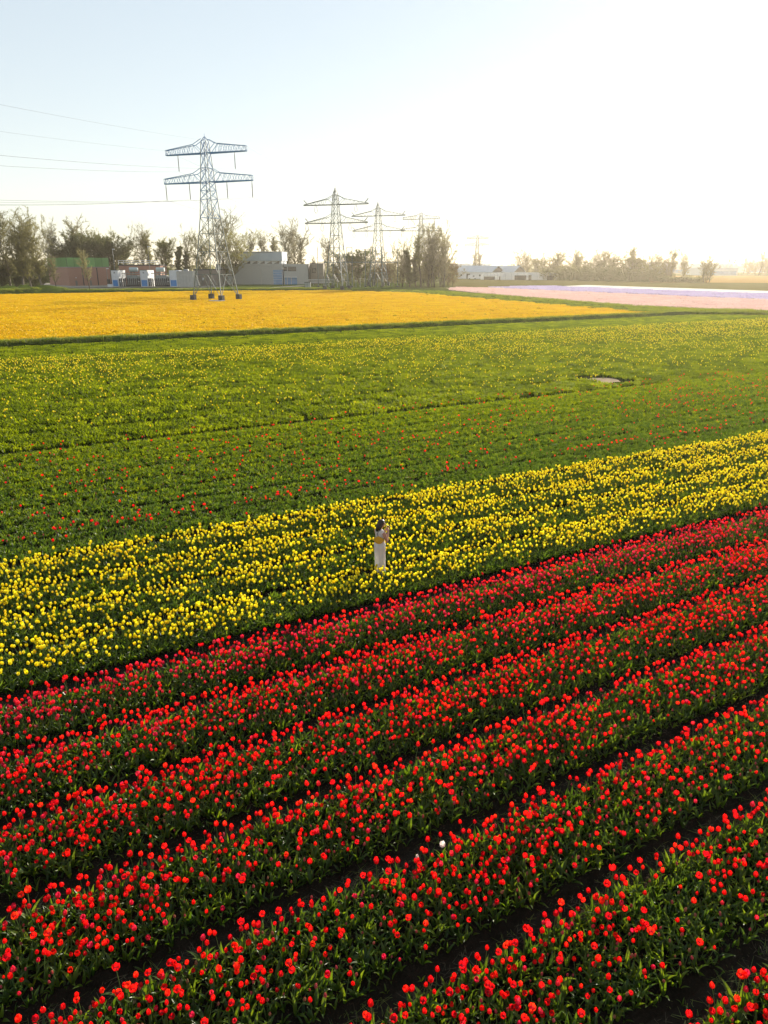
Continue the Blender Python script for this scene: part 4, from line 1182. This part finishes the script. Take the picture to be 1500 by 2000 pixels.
KIND = {
 'bare':   [tree_mesh(1, 20, 7.15, .3, 24, 8, 5, 48, 2808, 0.23, 'twig_grey', 'bud_brown', 'bark_pale'), tree_mesh(2, 20, 8.45, .3, 27, 8, 5, 42, 4222, 0.24, 'twig_grey', 'bud_green', 'bark')],
 'brown':  [tree_mesh(3, 20, 7.80, .3, 28, 8, 6, 45, 12355, 0.24, 'twig_brown', 'bud_brown', 'bark_pale', low=.18), tree_mesh(4, 20, 7.15, .3, 28, 8, 6, 50, 10233, 0.24, 'twig_brown', 'bud_brown', 'bark_pale', low=.2, lean=-.12)],
 'dense':  [tree_mesh(5, 16, 9.10, .3, 29, 8, 5, 30, 32864, 0.35, 'twig_brown', 'ivy', 'bark', low=.1, shape='round'), tree_mesh(6, 16, 8.45, .3, 29, 8, 5, 35, 29328, 0.33, 'twig_brown', 'ivy', 'bark', low=.08, shape='round')],
 'spring': [tree_mesh(7, 16, 6.50, .3, 28, 8, 5, 45, 20488, 0.28, 'twig_brown', 'bud_green', 'bark', low=.12, shape='round'), tree_mesh(8, 16, 8.06, .3, 27, 8, 5, 40, 13769, 0.29, 'twig_brown', 'bud_green', 'bark', low=.2)],
 'ivy':    [tree_mesh(9, 18, 3.90, .3, 33, 8, 5, 35, 24024, 0.32, 'twig_grey', 'ivy', 'bark', low=.06, shape='column'), tree_mesh(10, 18, 4.94, .3, 29, 7, 5, 45, 14476, 0.29, 'twig_grey', 'ivy', 'bark', low=.1, shape='column')],
 'round':  [tree_mesh(11, 10, 6.50, .3, 29, 8, 4, 25, 31096, 0.28, 'twig_brown', 'fresh', 'bark', low=.12, shape='round', n4=1)],
 'shrub':  [tree_mesh(12, 7, 5.46, .3, 16, 7, 4, 40, 15891, 0.24, 'twig_brown', 'rust', 'bark', low=.05, shape='round', stems=3, n4=1), tree_mesh(13, 7, 5.98, .3, 16, 7, 4, 40, 15891, 0.24, 'twig_brown', 'gold', 'bark', low=.05, shape='round', stems=3, n4=1)],
 'coppice':[tree_mesh(14, 14, 7.80, .3, 10, 7, 4, 52, 10233, 0.24, 'twig_brown', 'bud_brown', 'bark', low=.06, stems=6), tree_mesh(15, 14, 7.80, .3, 10, 7, 4, 50, 13769, 0.26, 'twig_brown', 'gold', 'bark', low=.06, stems=6)],
 'sapling':[tree_mesh(16, 14, 4.68, .3, 16, 7, 4, 58, 1747, 0.17, 'twig_brown', 'bud_brown', 'bark', low=.3, r0=.16)],
 'slim':   [tree_mesh(17, 18, 4.42, .3, 21, 7, 5, 55, 3515, 0.23, 'twig_grey', 'bud_brown', 'bark', low=.35), tree_mesh(18, 18, 3.90, .3, 21, 7, 5, 58, 5283, 0.23, 'twig_brown', 'bud_green', 'bark', low=.4)],
}
BASEH = {'bare': 20, 'brown': 20, 'dense': 16, 'spring': 16, 'ivy': 18, 'round': 10, 'shrub': 7, 'coppice': 14, 'sapling': 14, 'slim': 18}
tr = random.Random(77)
def tree(px, Y, yt, kind, lb, grp=None, name='tree', var=None, wide=1.0, rz=None, cat='tree'):
    tm, cm = KIND[kind][tr.randrange(len(KIND[kind])) if var is None else var]
    t = thing(name, lb, cat, (gx(px, Y), Y, -0.05), tr.uniform(0, 6.28) if rz is None else rz, grp)
    s = gz(yt, Y)/BASEH[kind]/(1.1 if grp and ('copse' in grp or 'left end' in grp) else 1.02)
    obj('trunk', tm, t); obj('crown', cm, t)
    wide *= 1.75 if grp and 'hedge' in grp else (1.05 if cat == 'bush' else 1.4)
    t.scale = (s*wide, s*wide, s)
    return t
g1 = 'bare trees at the left end of the yellow field'
tree(-14, 250, 436, 'brown', 'brown twigged tree cut by the left edge of the photo', g1, 'bare_tree')
tree(22, 262, 428, 'brown', 'tallest brown twigged tree of the left group', g1, 'bare_tree', 0)
tree(46, 252, 436, 'brown', 'brown tree with pale trunk just behind the bright grass bank', g1, 'bare_tree', 1)
tree(63, 256, 452, 'brown', 'pale stemmed brown tree between the grass bank and leaning trees', g1, 'bare_tree', 0, .8)
tree(84, 250, 441, 'brown', 'bare tree with pale leaning trunk left of the brick hall', g1, 'leaning_tree', 1, .95, 0.4)
tree(112, 247, 505, 'sapling', 'short dark leaning tree in front of the dark side of the brick hall', g1, 'leaning_tree')
tree(177, 246, 500, 'sapling', 'thin young tree standing alone before the brick hall front', None, 'young_tree', None, 1.0, 1.0)
tree(6, 262, 520, 'dense', 'dark bush at the foot of the left trees', 'dark undergrowth bushes by the left trees', 'bush', None, 1.5, None, 'bush')
tree(34, 272, 512, 'dense', 'dark bush behind the pale trunks of the left trees', 'dark undergrowth bushes by the left trees', 'bush', None, 1.6, None, 'bush')
tree(66, 275, 510, 'dense', 'dark bush left of the brick hall corner', 'dark undergrowth bushes by the left trees', 'bush', None, 1.6, None, 'bush')
tree(84, 300, 515, 'dense', 'dark bush touching the shaded side of the brick hall', 'dark undergrowth bushes by the left trees', 'bush', None, 1.3, None, 'bush')
g2 = 'trees behind the brick hall and yard'
tree(112, 345, 455, 'bare', 'pale bare tree spreading behind the left end of the green cladding', g2, 'bare_tree')
tree(160, 352, 438, 'slim', 'very thin bare tree rising highest behind the green cladding', g2, 'bare_tree', 0)
tree(128, 350, 486, 'dense', 'dark dense tree behind the left part of the green cladding', g2, 'dense_tree', None, 1.0)
tree(158, 345, 466, 'dense', 'dark domed tree directly behind the middle of the green cladding', g2, 'dense_tree', 0, .85)
tree(190, 350, 460, 'dense', 'dark dense tree behind the right end of the green cladding', g2, 'dense_tree', 1, .85)
tree(218, 348, 468, 'dense', 'dark dense tree behind the annex railing', g2, 'dense_tree', 0, .85)
tree(243, 356, 482, 'dense', 'lower dark tree tapering down behind the floodlight pole', g2, 'dense_tree', 1, .8)
tree(283, 352, 464, 'bare', 'tall grey bare tree behind the left transformer', g2, 'bare_tree', 1, .8)
tree(300, 350, 462, 'slim', 'slim bare tree behind the thin pole', g2, 'bare_tree', 1)
tree(322, 346, 466, 'spring', 'yellow green budding tree behind the right transformer', g2, 'budding_tree', 0, .75)
tree(349, 346, 473, 'ivy', 'dark ivy covered tree behind the concrete switch house', g2, 'ivy_clad_tree', 0)
tree(362, 352, 486, 'ivy', 'smaller ivy covered tree at the right corner of the switch house', g2, 'ivy_clad_tree', 1)
tree(374, 355, 468, 'bare', 'faint bare tree left of the first pylon', g2, 'bare_tree', 0, .7)
tree(398, 350, 480, 'spring', 'budding tree seen through the legs of the first pylon', g2, 'budding_tree', 1, .8)
tree(436, 330, 440, 'bare', 'big spreading bare tree directly behind the first pylon', g2, 'bare_tree', 1, 1.0)
tree(456, 326, 478, 'spring', 'pale green budding tree overhanging the grey brick building', g2, 'budding_tree', 1, 1.0)
g3 = 'bare trees behind the grey building'
for (p, Yt, yt, k, lb) in ((497, 410, 463, 'slim', 'faint bare tree above the left part of the steel clad storey'), (514, 420, 461, 'slim', 'faint bare tree above the middle of the steel clad storey'), (536, 420, 466, 'slim', 'faint bare tree above the right end of the steel clad storey'),
                          (561, 385, 458, 'bare', 'tall bare tree behind the office wing windows'), (578, 385, 456, 'bare', 'tall bare tree behind the shutter door end of the office wing'), (593, 380, 462, 'slim', 'ivy stemmed bare tree behind the right corner of the office wing')):
    tree(p, Yt, yt, k, lb, g3, 'bare_tree')
tree(559, 370, 506, 'dense', 'small dark bush at the right edge of the steel clad storey', None, 'bush', None, .9, None, 'bush')
tree(613, 365, 505, 'slim', 'thin dark tree beside the leftmost steel mast', None, 'bare_tree', None, .8)
tree(640, 380, 470, 'slim', 'bare tree behind the legs of the second pylon', None, 'bare_tree', 0)
tree(628, 375, 520, 'ivy', 'dark ivy bush near the leftmost steel mast', None, 'bush', None, 1.0, None, 'bush')
tree(660, 370, 515, 'dense', 'dark low tree behind the second pylon', None, 'dense_tree', None, 1.3)
tree(702, 352, 497, 'round', 'round fresh green tree between the twin mast portals', None, 'round_tree', 0, 1.05)
tree(732, 350, 528, 'dense', 'low dark bush right of the round green tree', None, 'bush', None, 1.4, None, 'bush')
tree(764, 340, 517, 'shrub', 'rusty orange bush left of the bare copse', None, 'bush', 0, 1.3, None, 'bush')
g4 = 'trees of the bare copse'
for (p, Yt, yt, k, v_, w_, lb) in ((783, 305, 492, 'coppice', 0, .8, 'sparse low tree at the left edge of the copse'), (800, 300, 474, 'ivy', 0, 1.0, 'dark ivy covered tree at the left of the copse'),
        (812, 308, 482, 'ivy', 1, 1.0, 'second ivy covered tree of the copse, beside the darkest one'), (822, 298, 456, 'slim', 1, 1.0, 'tallest slender tree in the middle of the copse'),
        (836, 302, 455, 'bare', 1, .62, 'tall spreading bare tree at the top of the copse'), (848, 300, 463, 'slim', 0, 1.0, 'slender bare stem right of the copse top'),
        (858, 306, 466, 'coppice', 1, .8, 'many stemmed tree in the right half of the copse'), (868, 298, 478, 'bare', 0, .75, 'bare tree leaning out at the right edge of the copse'),
        (830, 310, 506, 'coppice', 0, 1.2, 'low many stemmed thicket in the middle of the copse')):
    tree(p, Yt, yt, k, lb, g4, 'copse_tree', v_, w_)
tree(884, 318, 518, 'shrub', 'rust brown bush leaning against the right side of the copse', None, 'bush', 0, 1.0, None, 'bush')
tree(838, 325, 524, 'dense', 'dark undergrowth bush inside the copse', None, 'bush', None, 1.8, None, 'bush')
g5 = 'hazy trees of the hedge row beyond the flower strips'
for (p, Yt, yt, k, v_, w_, lb) in ((1024, 560, 503, 'coppice', 1, .9, 'pale tree just right of the barn roofs'), (1046, 600, 508, 'dense', 0, .8, 'greyish tree behind the polytunnel'), (1070, 470, 508, 'coppice', 1, 1.2, 'hazy thicket above the right end of the polytunnel'),
        (1090, 465, 499, 'brown', 0, .8, 'hazy brown tree right of the polytunnel'), (1112, 470, 512, 'coppice', 0, 1.3, 'low hazy thicket between two brown trees'), (1128, 460, 497, 'brown', 1, .75, 'rounder brown tree of the hazy hedge row'),
        (1150, 455, 512, 'coppice', 1, 1.3, 'hazy thicket before the tall pale tree'), (1176, 450, 505, 'coppice', 0, 1.2, 'wide hazy thicket in the middle of the hedge row'), (1204, 440, 506, 'coppice', 1, 1.2, 'golden thicket left of the tall pale tree'),
        (1236, 435, 486, 'slim', 1, 1.2, 'tall pale tree rising highest in the hedge row'), (1228, 425, 502, 'spring', 0, 1.0, 'green thicket below the tall pale tree'), (1250, 428, 504, 'spring', 0, 1.0, 'green thicket on the right of the tall pale tree'),
        (1272, 430, 508, 'coppice', 0, 1.0, 'brownish thicket right of the green thickets'), (1310, 420, 487, 'slim', 0, 1.1, 'pale thin topped tree near the end of the hedge row'), (1302, 415, 512, 'coppice', 1, .9, 'thin low thicket below the pale thin topped tree'),
        (1336, 412, 501, 'brown', 0, .8, 'brown spreading tree near the end of the hedge row'), (1379, 378, 513, 'coppice', 0, .9, 'single low branching tree at the end of the hedge row')):
    tree(p, Yt, yt, k, lb, g5, 'hedge_tree', v_, w_)
g6 = 'far hazy trees at the horizon'
for (p, Yt, yt, k, w_, lb) in ((925, 690, 497, 'slim', 1.2, 'faint tree left of the farthest pylon legs'), (938, 690, 496, 'slim', 1.2, 'faint tree right of the farthest pylon legs'), (1482, 640, 494, 'slim', 1.3, 'lone tall tree beyond the orange field'),
        (1452, 760, 502, 'slim', 1.0, 'thin tree left of the lone tall tree'), (1420, 900, 502, 'ivy', .8, 'narrow dark poplar beyond the far greenhouse'), (1432, 900, 503, 'ivy', .8, 'second narrow poplar beyond the far greenhouse'), (1465, 740, 512, 'coppice', 1.6, 'low thicket left of the lone tall tree'), (1496, 720, 510, 'coppice', 1.6, 'low thicket at the right edge of the photo')):
    tree(p, Yt, yt, k, lb, g6, 'far_tree', None, w_)
# hedge of rough undergrowth below the hazy row, far woodland on the horizon
def leaf_mass(name, cells, mk, size, label, seed):
    r = random.Random(seed); b = MB()
    for (x, y, w, d, h, n) in cells:
        for i in range(n):
            t = r.random(); zz = h*t*(.8 + .2*math.sin(x*.35 + y*.2 + i*.01))
            c = Vector((x + r.uniform(-.5, .5)*w, y + r.uniform(-.5, .5)*d, max(.1, zz)))
            a, e = r.uniform(0, 6.28), r.uniform(-1, 1); s = size*r.uniform(.5, 1.3)
            u_ = Vector((math.cos(a), math.sin(a), 0))*s; w_ = Vector((-math.sin(a)*math.cos(e), math.cos(a)*math.cos(e), math.sin(e)))*s*.7
            b.quad(c - u_*.5, c - w_*.5, c + u_*.5, c + w_*.5)
    return tag(b.build(name, M[mk]), label, None, None, 'stuff')
r = random.Random(31); cells = []
for k in range(60):
    p = 1060 + k*5.2 + r.uniform(-2, 2); Yt = 452 - k*1.2 + r.uniform(-6, 6)
    cells.append((gx(p, Yt), Yt, 4, 5, r.uniform(5.5, 10.0)*(1 if p < 1290 else .35), 420))
leaf_mass('hedge_undergrowth', cells, 'bud_brown', .8, 'rough undergrowth below the hazy hedge row', 5)
cells = []
for k in range(520):
    f = k/520; X_ = -900 + 2300*f; Yt = 1350 + 260*math.sin(k*.7) + r.uniform(-120, 120)
    cells.append((X_, Yt, 9, 12, r.uniform(6, 11) + 4*max(0, math.sin(k*.11)), 46))
leaf_mass('far_woodland', cells, 'bud_brown', 3.2, 'low hazy woodland along the horizon', 6)
r2 = random.Random(8); cells = []
for k in range(70):
    p = -40 + k*13; Yt = 385 + r2.uniform(-8, 20)
    cells.append((gx(p, Yt), Yt, 7, 7, r2.uniform(5, 9), 260))
leaf_mass('background_undergrowth', cells, 'ivy', 1.0, 'dark undergrowth behind the yard and its trees', 9)

# ------------------------------------------------------------------ the woman
WX, WY = ground(742.5, 1124, 0.0)
FA = R(50)                                    # she faces right and a little away
fw, rt = Vector((math.sin(FA), math.cos(FA), 0)), Vector((math.cos(FA), -math.sin(FA), 0))
P3 = lambda r_, f_, z: rt*r_ + fw*f_ + Vector((0, 0, z))
HA = R(76)                                    # her head is turned further to the right
hf, hr = Vector((math.sin(HA), math.cos(HA), 0)), Vector((math.cos(HA), -math.sin(HA), 0))
H3 = lambda r_, f_, z: hr*r_ + hf*(f_ + max(0, z-1.44)*.22) + Vector((0, 0, z - max(0, f_)*.12))
def hell(z, a, c, r_=0.0, f_=0.0, n=20):
    return [H3(r_ + a*math.cos(t), f_ + c*math.sin(t), z) for t in (2*math.pi*k/n for k in range(n))]
def ell(z, a, c, r_=0.0, f_=0.0, n=20, tilt=0.0):
    return [P3(r_ + a*math.cos(t), f_ + c*math.sin(t), z + tilt*math.sin(t)) for t in (2*math.pi*k/n for k in range(n))]
def remeshed(b, voxel, name, m, parent, smooth=4):
    tmp = bpy.data.objects.new('tmp', b.mesh('tmp', m)); COL.objects.link(tmp)
    md = tmp.modifiers.new('r', 'REMESH'); md.mode = 'VOXEL'; md.voxel_size = voxel
    sm = tmp.modifiers.new('s', 'SMOOTH'); sm.iterations = smooth; sm.factor = .5
    dg = bpy.context.evaluated_depsgraph_get()
    me = bpy.data.meshes.new_from_object(tmp.evaluated_get(dg))
    bpy.data.objects.remove(tmp, do_unlink=True)
    me.name = name; me.polygons.foreach_set('use_smooth', [True]*len(me.polygons))
    me.materials.clear(); me.materials.append(m)
    return obj(name, me, parent)
wt = thing('person', 'woman in a long white sleeveless dress standing among the yellow tulips, hands raised', 'person', (WX, WY, 0))
b = MB()
torso = [ell(.80, .150, .105), ell(.88, .168, .122, 0, -.012), ell(.98, .145, .105, 0, -.004), ell(1.06, .122, .09), ell(1.16, .135, .098, 0, .006), ell(1.26, .160, .108, 0, .006), ell(1.34, .165, .092, 0, -.004), ell(1.385, .120, .068, 0, -.012), ell(1.41, .058, .055, 0, -.010), ell(1.49, .050, .052, 0, .012)]
b.loft(torso)
b.loft([hell(1.455, .035, .045, 0, .035), hell(1.485, .058, .075, 0, .03), hell(1.53, .068, .088, 0, .022), hell(1.58, .074, .094, 0, .014), hell(1.63, .068, .084, 0, .008), hell(1.665, .040, .05, 0, .004)])
b.tube([H3(0, .108, 1.585), H3(0, .128, 1.553), H3(0, .112, 1.543)], [.010, .017, .012], 6)       # nose
for s in (-1, 1): b.tube([H3(s*.076, .012, 1.545), H3(s*.082, .004, 1.57), H3(s*.076, 0, 1.59)], [.010, .016, .010], 6)  # ears
for s in (-1, 1):
    b.tube([P3(s*.09, 0, .86), P3(s*.085, .01, .50), P3(s*.075, -.01, .28), P3(s*.07, -.02, .07)], [.085, .058, .048, .034], 10)
    b.tube([P3(s*.07, -.05, .04), P3(s*.075, .05, .045), P3(s*.08, .15, .03)], [.034, .036, .026], 8)
# arms: elbows down, forearms raised in front of the chin
hands = []
for s in (-1, 1):
    sh, el = P3(s*.175, -.005, 1.335), P3(s*.205, .075, 1.075)
    wr = P3(s*.075, .235, 1.285) if s > 0 else P3(s*.05, .25, 1.30)
    b.tube([sh + Vector((0, 0, .0)), sh.lerp(el, .35), sh.lerp(el, .8), el, el.lerp(wr, .25), el.lerp(wr, .7), wr], [.056, .053, .045, .041, .042, .033, .025], 10)
    hd = (P3(s*.015, .27, 1.385) - wr).normalized(); palm = wr + hd*.075
    b.tube([wr, wr + hd*.035, palm, palm + hd*.01], [.024, .033, .036, .026], 8)
    inw = rt*(-s); out = fw
    for k, (o, L) in enumerate(((-.026, .060), (-.009, .072), (.009, .068), (.024, .052))):
        q = palm + out*o
        b.tube([q, q + hd*L*.5 + inw*.012, q + hd*L*.75 + inw*.03, q + hd*L*.72 + inw*.042], [.0095, .0088, .008, .006], 6)
    q = wr + hd*.03 - out*.025
    b.tube([q, q - out*.02 + hd*.03 + inw*.012, q - out*.012 + hd*.055 + inw*.03], [.012, .010, .008], 6)
remeshed(b, .0085, 'body', M['skin'], wt, 3)
# dress: straight skirt with a short flare at the hip, sleeveless top
b = MB()
b.loft([ell(.10, .165, .150), ell(.30, .160, .145), ell(.55, .165, .145, 0, -.004), ell(.75, .176, .145, 0, -.012), ell(.90, .188, .145, 0, -.016), ell(.935, .180, .140, 0, -.014), ell(.98, .160, .122, 0, -.006), ell(1.03, .150, .115)])
remeshed(b, .012, 'skirt', M['dress'], wt, 3)
b = MB()
b.loft([ell(.955, .200, .152, 0, -.012), ell(.99, .178, .136, 0, -.008), ell(1.06, .142, .110), ell(1.16, .152, .116, 0, .004), ell(1.26, .168, .122, 0, .004), ell(1.33, .166, .108, 0, -.004), ell(1.375, .142, .086, 0, -.010), ell(1.402, .100, .066, 0, -.012)])
remeshed(b, .010, 'top', M['dress'], wt, 3)
# hair: shoulder length bob
b = MB()
b.loft([hell(1.345, .060, .030, 0, -.085), hell(1.41, .086, .058, 0, -.068), hell(1.48, .098, .080, 0, -.046), hell(1.55, .096, .098, 0, -.022), hell(1.61, .090, .104, 0, -.008), hell(1.66, .068, .078, 0, -.004), hell(1.685, .025, .03, 0, -.004)])
for s in (-1, 1): b.tube([H3(s*.070, .055, 1.635), H3(s*.084, .015, 1.55), H3(s*.084, -.02, 1.44), H3(s*.07, -.05, 1.36)], [.020, .024, .028, .010], 8)
remeshed(b, .010, 'hair', M['hair'], wt, 2)
b = MB(); b.tube([H3(-.02, .108, 1.515), H3(0, .114, 1.516), H3(.02, .108, 1.515)], [.004, .008, .004], 6); b.build('mouth', M['lip'], wt)
for s in (-1, 1):
    b = MB(); b.loft([hell(1.57, .003, .003, s*.032, .094), hell(1.576, .011, .007, s*.032, .094), hell(1.582, .003, .003, s*.032, .094)]); b.build('eye', M['eye'], wt)
# half moon bag on her back, held by a strap over the shoulder
bt = thing('shoulder_bag', 'mustard half moon bag worn across the woman\'s back', 'bag', (WX, WY, 0))
b = MB()
bn = (rt*.6 - fw*.8).normalized(); ax = (rt*.8 + fw*.6).normalized()
bc = bn*.150 + Vector((0, 0, 1.13))
front, back = [], []
for k in range(15):
    a = math.pi + math.pi*k/14
    q = bc + ax*(.142*math.cos(a)) + Vector((0, 0, .045 + .145*math.sin(a)))
    front.append(q + bn*.035); back.append(q - bn*.018)
ringf = front + [bc + ax*.06 + Vector((0, 0, .085)) + bn*.03, bc - ax*.02 + Vector((0, 0, .115)) + bn*.025]
ringb = back + [bc + ax*.06 + Vector((0, 0, .085)) - bn*.015, bc - ax*.02 + Vector((0, 0, .115)) - bn*.012]
mid = [(p + q)*.5 + ((p+q)*.5 - bc)*.06 for p, q in zip(ringf, ringb)]
b.loft([ringf, mid, ringb]); b.build('pouch', M['bag'], bt, smooth=False)
b = MB(); b.tube([bc - ax*.02 + Vector((0, 0, .11)), P3(.03, -.128, 1.30), P3(.05, -.105, 1.36), P3(.075, -.05, 1.405), P3(.06, .06, 1.38)], .011, 5); b.build('strap', M['strap'], bt)
b = MB(); b.tube([bc - ax*.14 + Vector((0, 0, .045)), P3(-.17, -.03, 1.12), P3(-.155, .06, 1.16)], .009, 5); b.build('strap', M['strap'], bt)
ph = thing('phone', 'small white device held up in front of the woman\'s face', 'phone', (WX, WY, 0))
pc_ = P3(.0, .295, 1.415); pz = (Vector((0, 0, 1))*.55 - fw*.4).normalized(); px_ = rt; pn = px_.cross(pz)
b = MB(); hw, hh, hd_ = .075, .038, .005
b.v = [tuple(pc_ + px_*sx*hw + pz*sz*hh + pn*sn*hd_) for sn in (-1, 1) for sz in (-1, 1) for sx in (-1, 1)]
b.f = [(0, 1, 3, 2), (4, 6, 7, 5), (0, 4, 5, 1), (1, 5, 7, 3), (3, 7, 6, 2), (2, 6, 4, 0)]; b.m = [0]*6; b.build('case', M['white'], ph)
b = MB(); b.v = [tuple(pc_ + px_*sx*hw*.9 + pz*sz*hh*.88 + pn*(hd_+.001)) for sz in (-1, 1) for sx in (-1, 1)]; b.f = [(0, 1, 3, 2)]; b.m = [0]; b.build('screen', M['glass'], ph)

# ------------------------------------------------------------------ haze
b = MB(); b.box(-3050, 3050, -250, 3850, -1.3, 40.0)
hz = MB.mesh(b, 'haze', [])if False else None
me = bpy.data.meshes.new('haze'); me.from_pydata(b.v, [], b.f)
hm = bpy.data.materials.new('haze_air'); hm.use_nodes = True
nt = hm.node_tree; nt.nodes.clear()
out = nt.nodes.new('ShaderNodeOutputMaterial'); pv = nt.nodes.new('ShaderNodeVolumePrincipled')
pv.inputs['Color'].default_value = (1.0, 0.90, 0.74, 1)
pv.inputs['Density'].default_value = HAZE_DENSITY
pv.inputs['Anisotropy'].default_value = HAZE_G
nt.links.new(pv.outputs[0], out.inputs['Volume'])
me.materials.append(hm)
tag(obj('haze', me), kind='stuff')
